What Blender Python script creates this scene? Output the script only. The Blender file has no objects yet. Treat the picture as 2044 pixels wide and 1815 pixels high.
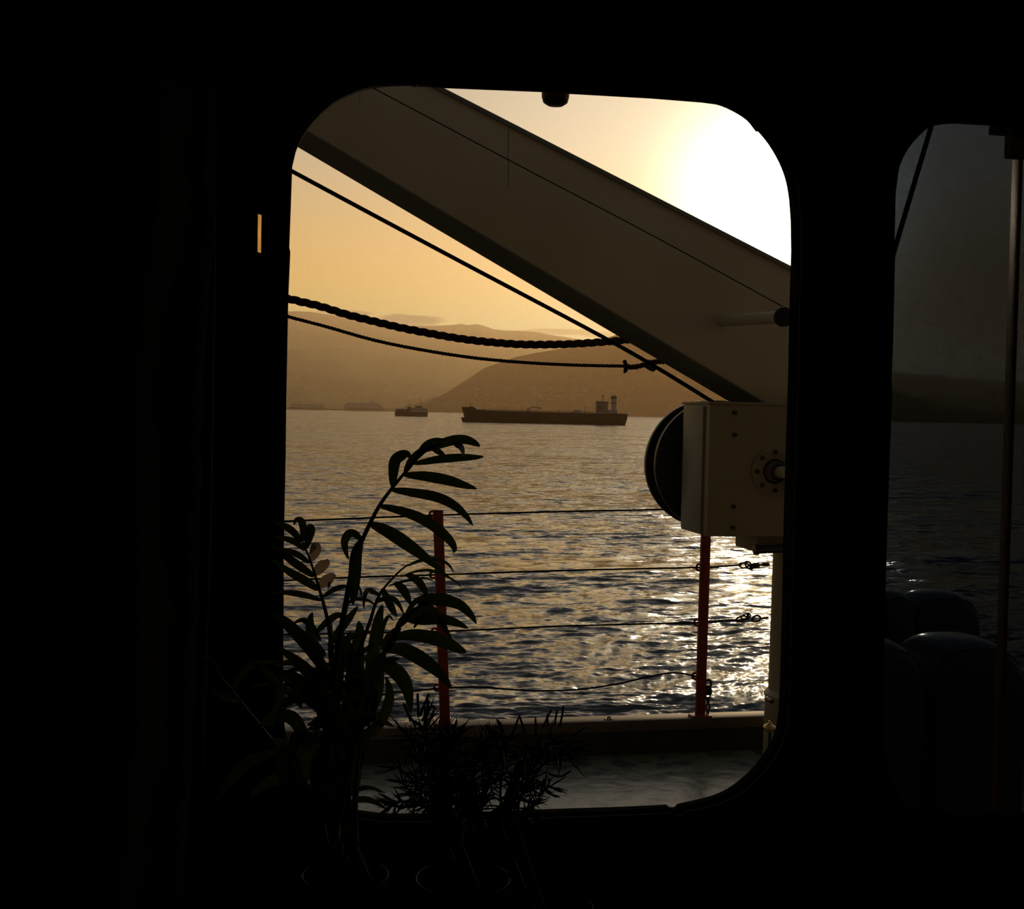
import bpy, bmesh, math, random
import numpy as np
from mathutils import Vector, Matrix, noise as mnoise

random.seed(7)
SC = bpy.context.scene
COL = SC.collection
PI = math.pi

# ------------------------------------------------------------------ camera
F, CX, CY = 2400.0, 1022.0, 907.5
TH = math.atan(0.2)                 # the ship's side recedes to the right
PH = math.atan(85.3 / F)            # looking slightly down
RO = math.atan(0.0203)              # the horizon drops to the right
R0 = Vector((math.cos(TH), -math.sin(TH), 0)); F0 = Vector((math.sin(TH), math.cos(TH), 0)); Z = Vector((0, 0, 1))
FW = F0 * math.cos(PH) - Z * math.sin(PH); U0 = Z * math.cos(PH) + F0 * math.sin(PH)
UP = U0 * math.cos(RO) - R0 * math.sin(RO); RT = R0 * math.cos(RO) + U0 * math.sin(RO)
EYE = Vector((0, 0, 1.6))
cam_d = bpy.data.cameras.new('camera'); cam = bpy.data.objects.new('camera', cam_d); COL.objects.link(cam)
cam_d.sensor_fit = 'HORIZONTAL'; cam_d.sensor_width = 36; cam_d.lens = F / 2044 * 36
cam_d.clip_start = 0.02; cam_d.clip_end = 40000
M = Matrix((( RT.x, UP.x, -FW.x, EYE.x), (RT.y, UP.y, -FW.y, EYE.y), (RT.z, UP.z, -FW.z, EYE.z), (0, 0, 0, 1)))
cam.matrix_world = M
SC.camera = cam

def ray(px, py): return FW + RT * ((px - CX) / F) + UP * ((CY - py) / F)
def P(px, py, v):                   # point seen at a pixel, in the ship-parallel plane v metres out
    d = ray(px, py); return EYE + d * (v / d.y)
def PD(px, py, dep): return EYE + ray(px, py) * dep
def PR(px, py, r):                  # at horizontal distance r
    d = ray(px, py); return EYE + d * (r / math.hypot(d.x, d.y))

# ------------------------------------------------------------------ view
SC.view_settings.view_transform = 'Standard'; SC.view_settings.look = 'None'
SC.view_settings.gamma = 1; SC.view_settings.use_curve_mapping = False
SC.view_settings.exposure = 0.0
SC.cycles.use_denoising = True
SC.cycles.max_bounces = 8; SC.cycles.volume_bounces = 0
SC.cycles.sample_clamp_indirect = 8; SC.cycles.sample_clamp_direct = 0
SC.cycles.transparent_max_bounces = 16

# ------------------------------------------------------------------ world and sun
SUN = ray(1560, 405).normalized()
world = bpy.data.worlds.new('evening_sky'); SC.world = world; world.use_nodes = True
wt = world.node_tree; wt.nodes.clear()
def wn(t, **k):
    n = wt.nodes.new(t)
    for a, b in k.items(): setattr(n, a, b)
    return n
def wmath(op, a, b=None, c=None, clamp=False):
    n = wn('ShaderNodeMath', operation=op, use_clamp=clamp)
    for i, x in enumerate((a, b, c)):
        if x is None: continue
        if hasattr(x, 'default_value'): wt.links.new(x, n.inputs[i])
        else: n.inputs[i].default_value = x
    return n.outputs[0]
def wmix(bt, fac, a, b):
    n = wn('ShaderNodeMix', data_type='RGBA', blend_type=bt)
    for i, x in ((0, fac), (6, a), (7, b)):
        if hasattr(x, 'default_value'): wt.links.new(x, n.inputs[i])
        elif i == 0: n.inputs[0].default_value = x
        else: n.inputs[i].default_value = (*x, 1)
    return n.outputs[2]
tc = wn('ShaderNodeTexCoord'); nrm = wn('ShaderNodeVectorMath', operation='NORMALIZE')
wt.links.new(tc.outputs['Generated'], nrm.inputs[0]); D = nrm.outputs[0]
sep = wn('ShaderNodeSeparateXYZ'); wt.links.new(D, sep.inputs[0])
dot = wn('ShaderNodeVectorMath', operation='DOT_PRODUCT'); wt.links.new(D, dot.inputs[0]); dot.inputs[1].default_value = SUN
el = wmath('ARCSINE', sep.outputs[2]); el = wmath('MULTIPLY', el, 180 / PI)
ang = wmath('MULTIPLY', wmath('ARCCOSINE', wmath('MINIMUM', dot.outputs['Value'], 0.999999)), 180 / PI)
ramp = wn('ShaderNodeValToRGB'); wt.links.new(wmath('DIVIDE', wmath('ADD', el, 2.0), 92.0, clamp=True), ramp.inputs[0])
cr = ramp.color_ramp
stops = [(-2, (.70, .32, .07)), (2.5, (1.02, .49, .105)), (6, (.92, .47, .12)), (9, (.74, .45, .18)), (12.5, (.56, .43, .27)),
         (20, (.33, .305, .28)), (40, (.23, .235, .245)), (90, (.15, .16, .18))]
while len(cr.elements) < len(stops): cr.elements.new(0.5)
for e, (a, c) in zip(cr.elements, stops): e.position = (a + 2) / 92; e.color = (*c, 1)
# darker towards the east, behind the ship
facing = wmath('MULTIPLY_ADD', dot.outputs['Value'], 0.5, 0.5, clamp=True)
east = wmath('MULTIPLY_ADD', wmath('POWER', facing, 2.0), 0.88, 0.12)
skyc = wmix('MULTIPLY', 1.0, ramp.outputs[0], (1, 1, 1))
n = wn('ShaderNodeVectorMath', operation='SCALE'); wt.links.new(skyc, n.inputs[0]); wt.links.new(east, n.inputs['Scale']); skyv = n.outputs[0]
def glow(prev, amp, width, col, pw=1.0):
    g = wmath('MULTIPLY', wmath('EXPONENT', wmath('MULTIPLY', wmath('POWER', wmath('DIVIDE', ang, width), pw), -1.0)), amp)
    s = wn('ShaderNodeVectorMath', operation='SCALE'); s.inputs[0].default_value = col; wt.links.new(g, s.inputs['Scale'])
    a = wn('ShaderNodeVectorMath', operation='ADD'); wt.links.new(prev, a.inputs[0]); wt.links.new(s.outputs[0], a.inputs[1]); return a.outputs[0]
skyv = glow(skyv, 0.92, 10.0, (1.0, .83, .52), 1.3)
skyv = glow(skyv, 1.9, 4.5, (1.0, .90, .68), 2.8)
# thin evening clouds lying low over the far ridge
def cloud(prev, px, py, wpx, hpx, strength, col):
    c = ray(px, py).normalized()
    az0 = math.atan2(c.x, c.y) * 180 / PI; el0 = math.asin(c.z) * 180 / PI
    az = wmath('MULTIPLY', wmath('ARCTAN2', sep.outputs[0], sep.outputs[1]), 180 / PI)
    dx = wmath('DIVIDE', wmath('SUBTRACT', az, az0), wpx / F * 180 / PI)
    dy = wmath('DIVIDE', wmath('SUBTRACT', el, el0), hpx / F * 180 / PI)
    nt = wn('ShaderNodeTexNoise'); nt.inputs['Scale'].default_value = 1.0; nt.inputs['Detail'].default_value = 5
    mp = wn('ShaderNodeMapping'); mp.inputs['Scale'].default_value = (45, 45, 150); wt.links.new(D, mp.inputs[0]); wt.links.new(mp.outputs[0], nt.inputs[0])
    r2 = wmath('ADD', wmath('MULTIPLY', dx, dx), wmath('MULTIPLY', dy, dy))
    m = wmath('SUBTRACT', wmath('ADD', 1.0, wmath('MULTIPLY', wmath('SUBTRACT', nt.outputs[0], 0.5), 1.6)), r2)
    m = wmath('MULTIPLY', wmath('MULTIPLY', m, 2.0, clamp=True), strength)
    return wmix('MIX', m, prev, col)
skyv = cloud(skyv, 815, 638, 78, 13, .95, (.30, .17, .085))
skyv = cloud(skyv, 690, 624, 60, 5, .7, (.36, .21, .10))
skyv = cloud(skyv, 1110, 662, 85, 7, .8, (.46, .26, .09))
skyv = cloud(skyv, 1200, 668, 60, 6, .7, (.55, .32, .10))
# sky darkening added right of the sun to dim the right window's view
bc_ = ray(1990, 835).normalized(); baz = math.degrees(math.atan2(bc_.x, bc_.y)); bel = math.degrees(math.asin(bc_.z))
baz_n = wmath('MULTIPLY', wmath('ARCTAN2', sep.outputs[0], sep.outputs[1]), 180 / PI)
bx = wmath('DIVIDE', wmath('SUBTRACT', baz_n, baz), 5.4); by = wmath('DIVIDE', wmath('SUBTRACT', el, bel), 10.0)
bm_ = wmath('MULTIPLY', wmath('EXPONENT', wmath('MULTIPLY', wmath('ADD', wmath('MULTIPLY', bx, bx), wmath('MULTIPLY', by, by)), -1.0)), .93)
skyv = wmix('MIX', bm_, skyv, (.05, .055, .05))
bg = wn('ShaderNodeBackground'); wt.links.new(skyv, bg.inputs[0]); bg.inputs[1].default_value = 1.0
wo = wn('ShaderNodeOutputWorld'); wt.links.new(bg.outputs[0], wo.inputs[0])

sd = bpy.data.lights.new('sun', 'SUN'); sun = bpy.data.objects.new('sun', sd); COL.objects.link(sun)
sd.energy = 1.15; sd.color = (1.0, .62, .30); sd.angle = math.radians(1.2)
sun.rotation_euler = (-SUN).to_track_quat('-Z', 'Y').to_euler()

# ------------------------------------------------------------------ materials
def mat(name, col, rough=.6, metal=0., noise=0., nscale=8., bump=0., bscale=40., spec=.5, col2=None, coat=0.):
    m = bpy.data.materials.new(name); m.use_nodes = True; t = m.node_tree; b = t.nodes['Principled BSDF']
    b.inputs['Roughness'].default_value = rough; b.inputs['Metallic'].default_value = metal
    b.inputs['Specular IOR Level'].default_value = spec; b.inputs['Coat Weight'].default_value = coat
    tcn = t.nodes.new('ShaderNodeTexCoord')
    nt = t.nodes.new('ShaderNodeTexNoise'); nt.inputs['Scale'].default_value = nscale; nt.inputs['Detail'].default_value = 6
    t.links.new(tcn.outputs['Object'], nt.inputs['Vector'])
    r = t.nodes.new('ShaderNodeValToRGB'); t.links.new(nt.outputs[0], r.inputs[0])
    c2 = col2 or tuple(c * (1 - noise) for c in col)
    r.color_ramp.elements[0].position = .35; r.color_ramp.elements[0].color = (*c2, 1)
    r.color_ramp.elements[1].position = .62; r.color_ramp.elements[1].color = (*col, 1)
    t.links.new(r.outputs[0], b.inputs['Base Color'])
    if bump:
        n2 = t.nodes.new('ShaderNodeTexNoise'); n2.inputs['Scale'].default_value = bscale; t.links.new(tcn.outputs['Object'], n2.inputs['Vector'])
        bp = t.nodes.new('ShaderNodeBump'); bp.inputs['Strength'].default_value = bump; bp.inputs['Distance'].default_value = .01
        t.links.new(n2.outputs[0], bp.inputs['Height']); t.links.new(bp.outputs[0], b.inputs['Normal'])
    return m
MT = dict(
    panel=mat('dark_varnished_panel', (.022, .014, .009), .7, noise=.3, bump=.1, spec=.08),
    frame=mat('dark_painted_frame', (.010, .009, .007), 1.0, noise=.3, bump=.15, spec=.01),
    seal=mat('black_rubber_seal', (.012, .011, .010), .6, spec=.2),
    outer=mat('ship_side_paint', (.16, .145, .12), .5, noise=.1, nscale=3),
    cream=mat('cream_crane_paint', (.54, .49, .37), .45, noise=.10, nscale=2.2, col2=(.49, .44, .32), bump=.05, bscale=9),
    creamd=mat('darker_cream', (.29, .25, .165), .5, noise=.10, nscale=2.2, col2=(.25, .215, .14), bump=.05, bscale=9),  # cream set darker than the boom's, for gearbox and column
    under=mat('darker_grey_underside', (.19, .195, .165), .7, noise=.2, nscale=3, spec=.1),  # greyer, darker tone for the boom's underside
    cream2=mat('cream_grey_paint', (.20, .205, .19), .5, noise=.12, nscale=3),
    black=mat('black_steel', (.012, .012, .012), .4, noise=.3),
    rubber=mat('black_rubber', (.01, .01, .01), .7),
    steelcable=mat('greased_wire', (.01, .008, .006), .8, noise=.4, nscale=60, spec=.03),
    rope=mat('tarred_rope', (.035, .022, .012), .9, noise=.6, nscale=35, bump=.3, bscale=220, spec=.05),
    red=mat('red_lead_paint', (.27, .028, .008), .6, noise=.35, nscale=14),
    galv=mat('rusty_galvanised_steel', (.06, .04, .03), .6, metal=.4, noise=.5, nscale=50),
    deck=mat('green_deck_paint', (.15, .17, .115), .33, noise=.5, nscale=11, col2=(.06, .075, .06), bump=1.0, bscale=9, spec=.6),
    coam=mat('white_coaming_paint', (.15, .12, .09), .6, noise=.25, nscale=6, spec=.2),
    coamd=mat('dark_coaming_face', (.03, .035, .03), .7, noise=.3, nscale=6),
    brass=mat('old_brass', (.75, .52, .22), .22, metal=1., noise=.3, nscale=60),
    brown=mat('brown_knob', (.06, .028, .015), .45, noise=.4, nscale=40),
    curtain=mat('dark_fuzzy_curtain', (.05, .05, .04), 1., noise=.3, nscale=60, bump=.8, bscale=300, spec=.02),
    pipe=mat('painted_pipe', (.07, .06, .035), .5, noise=.3),
    leaf=mat('palm_leaf', (.035, .075, .014), .45, noise=.35, nscale=18, spec=.35),
    leafpale=mat('dry_leaf_tip', (.45, .36, .26), .7, noise=.35, nscale=30),
    stem=mat('palm_stem', (.05, .05, .02), .6),
    fern=mat('asparagus_fern', (.03, .05, .012), .55, noise=.4, nscale=30, spec=.2),
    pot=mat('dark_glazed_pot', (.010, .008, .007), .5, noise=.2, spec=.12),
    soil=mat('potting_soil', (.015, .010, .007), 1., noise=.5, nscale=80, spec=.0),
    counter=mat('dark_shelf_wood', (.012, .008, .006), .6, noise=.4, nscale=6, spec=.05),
    wood=mat('sun_gold_wood', (.95, .36, .018), .5, metal=.85, noise=.4, nscale=20, bump=.2),  # metallic orange puts the golden sunlight into the wood's colour
    canister=mat('white_plastic_container', (.55, .53, .48), .16, noise=.08),
    hull=mat('tanker_hull_black', (.020, .016, .014), .5, noise=.2, nscale=.05),
    hullred=mat('antifouling_red', (.07, .026, .016), .6),
    white=mat('ship_superstructure_white', (.62, .62, .66), .5, noise=.1, nscale=.1),
    ferry=mat('ferry_white', (.70, .70, .74), .4),
    shipgrey=mat('ship_grey', (.20, .17, .15), .6, noise=.4, nscale=.4),
    darkglass=mat('dark_ship_windows', (.02, .02, .025), .15),
    hill=mat('scrub_hillside', (.06, .045, .025), .95, noise=.35, nscale=.004, col2=(.04, .03, .018), spec=.02),
    hill2=mat('scrub_mountain', (.07, .052, .032), .95, noise=.3, nscale=.002, col2=(.045, .035, .022), spec=.02),
    town=mat('town_plaster', (.40, .35, .31), .8, noise=.2, nscale=.02, spec=.1),
    quay=mat('stone_quay', (.07, .055, .04), .9, noise=.3, nscale=.02, spec=.05),
)
dr_ = next(n_ for n_ in MT['deck'].node_tree.nodes if n_.type == 'VALTORGB'); dr_.color_ramp.elements[0].position = .42; dr_.color_ramp.elements[1].position = .5
# leaves let a little light through
def translucent(m, amt, col):
    t = m.node_tree; b = t.nodes['Principled BSDF']; o = t.nodes['Material Output']
    tr = t.nodes.new('ShaderNodeBsdfTranslucent'); tr.inputs[0].default_value = (*col, 1)
    mx = t.nodes.new('ShaderNodeMixShader'); mx.inputs[0].default_value = amt
    t.links.new(b.outputs[0], mx.inputs[1]); t.links.new(tr.outputs[0], mx.inputs[2]); t.links.new(mx.outputs[0], o.inputs[0])
translucent(MT['leaf'],   .45, (.045, .060, .008)); translucent(MT['leafpale'], .5, (.5, .37, .24)); translucent(MT['fern'], .4, (.05, .055, .008))

def tinted_glass():
    m = bpy.data.materials.new('tinted_window_glass'); m.use_nodes = True; t = m.node_tree; t.nodes.clear()
    tr = t.nodes.new('ShaderNodeBsdfTransparent'); tr.inputs[0].default_value = (.160, .190, .232, 1)
    gl = t.nodes.new('ShaderNodeBsdfGlossy'); gl.inputs['Roughness'].default_value = .02
    fr = t.nodes.new('ShaderNodeFresnel'); fr.inputs[0].default_value = 1.45
    mx = t.nodes.new('ShaderNodeMixShader'); o = t.nodes.new('ShaderNodeOutputMaterial')
    t.links.new(fr.outputs[0], mx.inputs[0]); t.links.new(tr.outputs[0], mx.inputs[1]); t.links.new(gl.outputs[0], mx.inputs[2]); t.links.new(mx.outputs[0], o.inputs[0])
    return m
MT['glass'] = tinted_glass()

def sea_material():
    m = bpy.data.materials.new('sea_water'); m.use_nodes = True; t = m.node_tree; b = t.nodes['Principled BSDF']
    b.inputs['Base Color'].default_value = (.030, .034, .034, 1); b.inputs['Roughness'].default_value = .10; b.inputs['IOR'].default_value = 1.333
    g = t.nodes.new('ShaderNodeNewGeometry')
    acc = g.outputs['Normal']
    for sc, k in ((.10, .8), (.42, 1.1), (1.5, 1.0), (5.0, .55)):
        nz = t.nodes.new('ShaderNodeTexNoise'); nz.inputs['Scale'].default_value = sc; nz.inputs['Detail'].default_value = 2
        mp = t.nodes.new('ShaderNodeMapping'); mp.inputs['Rotation'].default_value = (0, 0, .12); mp.inputs['Scale'].default_value = (.45, 1, 1)
        t.links.new(g.outputs['Position'], mp.inputs[0]); t.links.new(mp.outputs[0], nz.inputs['Vector'])
        s = t.nodes.new('ShaderNodeVectorMath'); s.operation = 'SUBTRACT'; t.links.new(nz.outputs['Color'], s.inputs[0]); s.inputs[1].default_value = (.5, .5, .5)
        q = t.nodes.new('ShaderNodeVectorMath'); q.operation = 'MULTIPLY'; t.links.new(s.outputs[0], q.inputs[0]); q.inputs[1].default_value = (k * .7, k, 0)
        a = t.nodes.new('ShaderNodeVectorMath'); a.operation = 'ADD'; t.links.new(acc, a.inputs[0]); t.links.new(q.outputs[0], a.inputs[1]); acc = a.outputs[0]
    nn = t.nodes.new('ShaderNodeVectorMath'); nn.operation = 'NORMALIZE'; t.links.new(acc, nn.inputs[0]); t.links.new(nn.outputs[0], b.inputs['Normal'])
    return m
MT['sea'] = sea_material()

# ------------------------------------------------------------------ builders
ORG = {}
def tag(o, label=None, cat=None, group=None, kind=None):
    if label: o['label'] = label
    if cat: o['category'] = cat
    if group: o['group'] = group
    if kind: o['kind'] = kind
    return o
def empty(name, loc, label=None, cat=None, group=None, kind=None):
    o = bpy.data.objects.new(name, None); COL.objects.link(o); o.location = loc; o.empty_display_size = .1
    ORG[o] = Vector(loc); return tag(o, label, cat, group, kind)
def link(name, me, m, parent=None, smooth=False, org=None):
    o = bpy.data.objects.new(name, me); COL.objects.link(o)
    base = ORG[parent] if parent else Vector((0, 0, 0))
    org = Vector(org) if org is not None else base
    me.transform(Matrix.Translation(-org))
    if parent: o.parent = parent
    o.location = org - base
    ORG[o] = org
    me.materials.append(MT[m])
    if smooth:
        me.polygons.foreach_set('use_smooth', [True] * len(me.polygons))
        me.set_sharp_from_angle(angle=math.radians(smooth if smooth > 1 else 40))
    return o
class MB:
    def __init__(s): s.v = []; s.f = []
    def add(s, vs, fs):
        b = len(s.v); s.v += [Vector(x) for x in vs]; s.f += [tuple(i + b for i in f) for f in fs]; return s
    def box(s, lo, hi):
        x0, y0, z0 = lo; x1, y1, z1 = hi
        return s.add([(x0, y0, z0), (x1, y0, z0), (x1, y1, z0), (x0, y1, z0), (x0, y0, z1), (x1, y0, z1), (x1, y1, z1), (x0, y1, z1)],
                     [(0, 3, 2, 1), (4, 5, 6, 7), (0, 1, 5, 4), (1, 2, 6, 5), (2, 3, 7, 6), (3, 0, 4, 7)])
    def hexa(s, a, off):            # quad (4 points) extruded along a vector
        a = [Vector(p) for p in a]; off = Vector(off)
        return s.prism(a, off)
    def prism(s, pts, off):
        n = len(pts); pts = [Vector(p) for p in pts]; off = Vector(off)
        return s.add(pts + [p + off for p in pts], [tuple(range(n))[::-1], tuple(range(n, 2 * n))] + [(i, (i + 1) % n, n + (i + 1) % n, n + i) for i in range(n)])
    def tube(s, pts, rad, n=10, cap=True, phase=0.):
        pts = [Vector(p) for p in pts]; m = len(pts)
        if not hasattr(rad, '__len__'): rad = [rad] * m
        tans = [(pts[min(i + 1, m - 1)] - pts[max(i - 1, 0)]).normalized() for i in range(m)]
        up = Vector((0, 0, 1)) if abs(tans[0].z) < .9 else Vector((1, 0, 0))
        a = tans[0].cross(up).normalized(); vs = []
        for i in range(m):
            a = (a - tans[i] * a.dot(tans[i])).normalized(); b = tans[i].cross(a)
            for k in range(n):
                q = 2 * PI * k / n + phase
                vs.append(pts[i] + (a * math.cos(q) + b * math.sin(q)) * rad[i])
        fs = [(i * n + k, i * n + (k + 1) % n, (i + 1) * n + (k + 1) % n, (i + 1) * n + k) for i in range(m - 1) for k in range(n)]
        if cap: fs += [tuple(range(n))[::-1], tuple(range((m - 1) * n, m * n))]
        return s.add(vs, fs)
    def cyl(s, p0, p1, r0, r1=None, n=24): return s.tube([p0, p1], [r0, r0 if r1 is None else r1], n)
    def ring(s, c, nrm_, R, r, n=28, k=8):
        nrm_ = Vector(nrm_).normalized(); a = nrm_.orthogonal().normalized(); b = nrm_.cross(a); vs = []
        for i in range(n):
            q = 2 * PI * i / n; e = a * math.cos(q) + b * math.sin(q)
            for j in range(k):
                w = 2 * PI * j / k; vs.append(Vector(c) + e * (R + r * math.cos(w)) + nrm_ * (r * math.sin(w)))
        return s.add(vs, [(i * k + j, ((i + 1) % n) * k + j, ((i + 1) % n) * k + (j + 1) % k, i * k + (j + 1) % k) for i in range(n) for j in range(k)])
    def lathe(s, c, prof, n=32, sx=1, sy=1):   # prof: (r, z)
        c = Vector(c); m = len(prof); vs = []
        for r, z in prof:
            for k in range(n):
                q = 2 * PI * k / n; vs.append(c + Vector((r * sx * math.cos(q), r * sy * math.sin(q), z)))
        fs = [(i * n + k, i * n + (k + 1) % n, (i + 1) * n + (k + 1) % n, (i + 1) * n + k) for i in range(m - 1) for k in range(n)]
        if prof[0][0] > 1e-6: fs.append(tuple(range(n))[::-1])
        if prof[-1][0] > 1e-6: fs.append(tuple(range((m - 1) * n, m * n)))
        return s.add(vs, fs)
    def mesh(s, name):
        me = bpy.data.meshes.new(name); me.from_pydata([tuple(v) for v in s.v], [], s.f); me.update()
        return me
    def build(s, name, m, parent=None, smooth=0, org=None, bevel=0, seg=2):
        me = s.mesh(name)
        if bevel:
            bm = bmesh.new(); bm.from_mesh(me); bmesh.ops.recalc_face_normals(bm, faces=bm.faces)
            bmesh.ops.bevel(bm, geom=[e for e in bm.edges if e.calc_face_angle(0) > .5], offset=bevel, segments=seg, affect='EDGES', profile=.6)
            bm.to_mesh(me); bm.free(); smooth = smooth or 35
        elif smooth is not None:
            bm = bmesh.new(); bm.from_mesh(me); bmesh.ops.recalc_face_normals(bm, faces=bm.faces); bm.to_mesh(me); bm.free()
        return link(name, me, m, parent, smooth, org)

def spline(pts, n=8):
    """Catmull-Rom through points"""
    pts = [Vector(p) for p in pts]
    if len(pts) < 3: return [pts[0].lerp(pts[-1], i / n) for i in range(n + 1)]
    out = []
    for i in range(len(pts) - 1):
        p0 = pts[max(i - 1, 0)]; p1 = pts[i]; p2 = pts[i + 1]; p3 = pts[min(i + 2, len(pts) - 1)]
        for k in range(n):
            t = k / n
            out.append(.5 * ((2 * p1) + (p2 - p0) * t + (2 * p0 - 5 * p1 + 4 * p2 - p3) * t * t + (3 * p1 - p0 - 3 * p2 + p3) * t ** 3))
    out.append(pts[-1]); return out

def plate(name, outline, holes, v0, v1):
    """flat plate in a u-z plane with holes, from v0 to v1"""
    cu = bpy.data.curves.new('tmp', 'CURVE'); cu.dimensions = '2D'; cu.fill_mode = 'BOTH'; cu.extrude = abs(v1 - v0) / 2
    for loop in [outline] + holes:
        sp = cu.splines.new('POLY'); sp.points.add(len(loop) - 1); sp.use_cyclic_u = True
        for q, (u, z) in zip(sp.points, loop): q.co = (u, z, 0, 1)
    ob = bpy.data.objects.new('tmp', cu); COL.objects.link(ob); bpy.context.view_layer.update()
    me = bpy.data.meshes.new_from_object(ob.evaluated_get(bpy.context.evaluated_depsgraph_get()))
    bpy.data.objects.remove(ob); bpy.data.curves.remove(cu); me.name = name; me.materials.clear()
    me.transform(Matrix(((1, 0, 0, 0), (0, 0, -1, (v0 + v1) / 2), (0, 1, 0, 0), (0, 0, 0, 1))))
    bm = bmesh.new(); bm.from_mesh(me); bmesh.ops.remove_doubles(bm, verts=bm.verts, dist=1e-5); bmesh.ops.recalc_face_normals(bm, faces=bm.faces); bm.to_mesh(me); bm.free()
    return me
def uz(pts, v): return [(p.x, p.z) for p in (P(x, y, v) for x, y in pts)]
def grow(loop, d):
    """offset a loop outwards by d metres"""
    n = len(loop); area = sum(loop[i][0] * loop[(i + 1) % n][1] - loop[(i + 1) % n][0] * loop[i][1] for i in range(n)); sg = 1 if area > 0 else -1
    out = []
    for i in range(n):
        a, b = loop[i - 1], loop[(i + 1) % n]; t = Vector((b[0] - a[0], b[1] - a[1])).normalized()
        out.append((loop[i][0] + t.y * d * sg, loop[i][1] - t.x * d * sg))
    return out

# ------------------------------------------------------------------ the cabin
VW = 1.35                                           # outer face of the cabin wall
W1 = [(583,335),(580,420),(577,500),(579,508),(575,600),(573,700),(571,800),(570,900),(568,1000),(566,1100),(566,1200),(565,1300),(565,1400),(568,1450),
      (578,1500),(600,1548),(632,1585),(672,1607),(709,1616),(760,1623),(790,1624),(880,1623),(1000,1619),(1100,1615),(1230,1611),(1300,1608),(1328,1606),(1334,1611),(1346,1611),(1352,1605),(1370,1601),
      (1400,1594),(1430,1585),(1462,1568),(1495,1540),(1520,1510),(1540,1477),(1549,1450),(1554,1420),(1557,1350),(1561,1200),(1564,1050),(1568,900),(1573,750),(1576,600),
      (1578,540),(1579,500),(1578,440),(1575,400),(1568,360),(1555,325),(1535,290),(1514,264),(1508,262),(1490,240),(1460,221),(1430,209),(1400,205),(1300,197),(1140,188),(1080,184),
      (880,176),(860,174),(832,173),(828,175),(822,172),(800,172),(765,174),(730,180),(700,191),(670,206),(640,231),(618,255),(600,283),(590,305)]
W2 = [(1746,400),(1744,500),(1745,520),(1741,700),(1738,760),(1740,790),(1735,900),(1730,1050),(1726,1200),(1723,1400),(1724,1470),(1736,1530),(1765,1580),(1810,1612),(1860,1622),
      (2100,1620),(2300,1615),(2360,1600),(2400,1560),(2420,1500),(2430,1300),(2440,500),(2430,400),(2400,330),(2350,290),(2290,275),(2100,260),(2000,252),(1960,250),(1905,247),
      (1870,250),(1840,258),(1810,273),(1785,296),(1765,323),(1752,355)]
def rounded(pts, k=3):                              # ease the corners between traced points
    v = [Vector((x, y, 0)) for x, y in pts]; n = len(v); out = []
    for i in range(n):
        p0, p1, p2, p3 = v[i - 1], v[i], v[(i + 1) % n], v[(i + 2) % n]
        if (p2 - p1).length < 45 and (p1 - p0).length < 60 and (p3 - p2).length < 60:
            for j in range(k):
                t = j / k; out.append(.5 * ((2 * p1) + (p2 - p0) * t + (2 * p0 - 5 * p1 + 4 * p2 - p3) * t * t + (3 * p1 - p0 - 3 * p2 + p3) * t ** 3))
        else: out.append(p1)
    return [(p.x, p.y) for p in out]
H1 = uz(rounded(W1), VW - .012); H2 = uz(rounded(W2), VW)
XL, XR, YB, ZC = -1.0, 2.1, -2.6, 2.45
G1 = grow(H1, .012); G2 = grow(H2, .004)
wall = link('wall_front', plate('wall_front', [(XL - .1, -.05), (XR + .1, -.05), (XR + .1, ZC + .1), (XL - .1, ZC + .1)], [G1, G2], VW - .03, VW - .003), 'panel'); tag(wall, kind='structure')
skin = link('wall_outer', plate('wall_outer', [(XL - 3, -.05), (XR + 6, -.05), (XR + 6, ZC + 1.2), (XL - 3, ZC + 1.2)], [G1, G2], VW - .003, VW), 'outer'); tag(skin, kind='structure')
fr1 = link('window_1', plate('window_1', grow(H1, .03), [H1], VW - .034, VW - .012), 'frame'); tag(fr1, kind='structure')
fr1s = link('window_seal', plate('window_seal', grow(H1, .012), [grow(H1, .0015)], VW - .038, VW - .034), 'seal', fr1)
RIM = [(1668,300),(1660,600),(1657,900),(1648,1150),(1640,1350),(1642,1500),(1655,1600),(1680,1665),(1720,1712),(1800,1768),(1900,1815),(2000,1850),(2150,1870),(2350,1870),(2520,1800),(2560,1600),
       (2560,300),(2500,150),(2350,100),(1950,85),(1820,100),(1740,140),(1690,200)]
fr2 = link('window_2', plate('window_2', uz(RIM, VW - .034), [grow(H2, -.0)], VW - .044, VW - .028), 'frame'); tag(fr2, kind='structure')
link('window_frame', plate('window_frame', grow(H2, .02), [H2], VW - .050, VW), 'frame', fr2)
link('window_pane', plate('window_pane', grow(H2, .003), [], VW - .012, VW - .008), 'glass', fr2)
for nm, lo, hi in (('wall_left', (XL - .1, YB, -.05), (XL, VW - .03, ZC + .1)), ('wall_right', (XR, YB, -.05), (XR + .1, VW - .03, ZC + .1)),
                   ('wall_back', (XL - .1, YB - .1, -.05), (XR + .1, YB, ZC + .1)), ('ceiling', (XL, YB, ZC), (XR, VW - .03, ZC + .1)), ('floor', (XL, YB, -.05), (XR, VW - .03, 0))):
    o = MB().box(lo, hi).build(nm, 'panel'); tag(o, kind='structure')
# shelf under the windows
CZ = 1.055
shelf = empty('plant_shelf', (0.2, VW - .03, 0), 'dark wooden shelf below the windows carrying the potted plants', 'shelf')
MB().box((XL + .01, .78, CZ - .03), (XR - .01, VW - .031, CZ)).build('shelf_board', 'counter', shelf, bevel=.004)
for x in (-.6, .3, 1.2):
    MB().prism([(x, VW - .031, CZ - .03), (x, .85, CZ - .03), (x, VW - .031, CZ - .4)], (.03, 0, 0)).build('bracket', 'counter', shelf)

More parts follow.
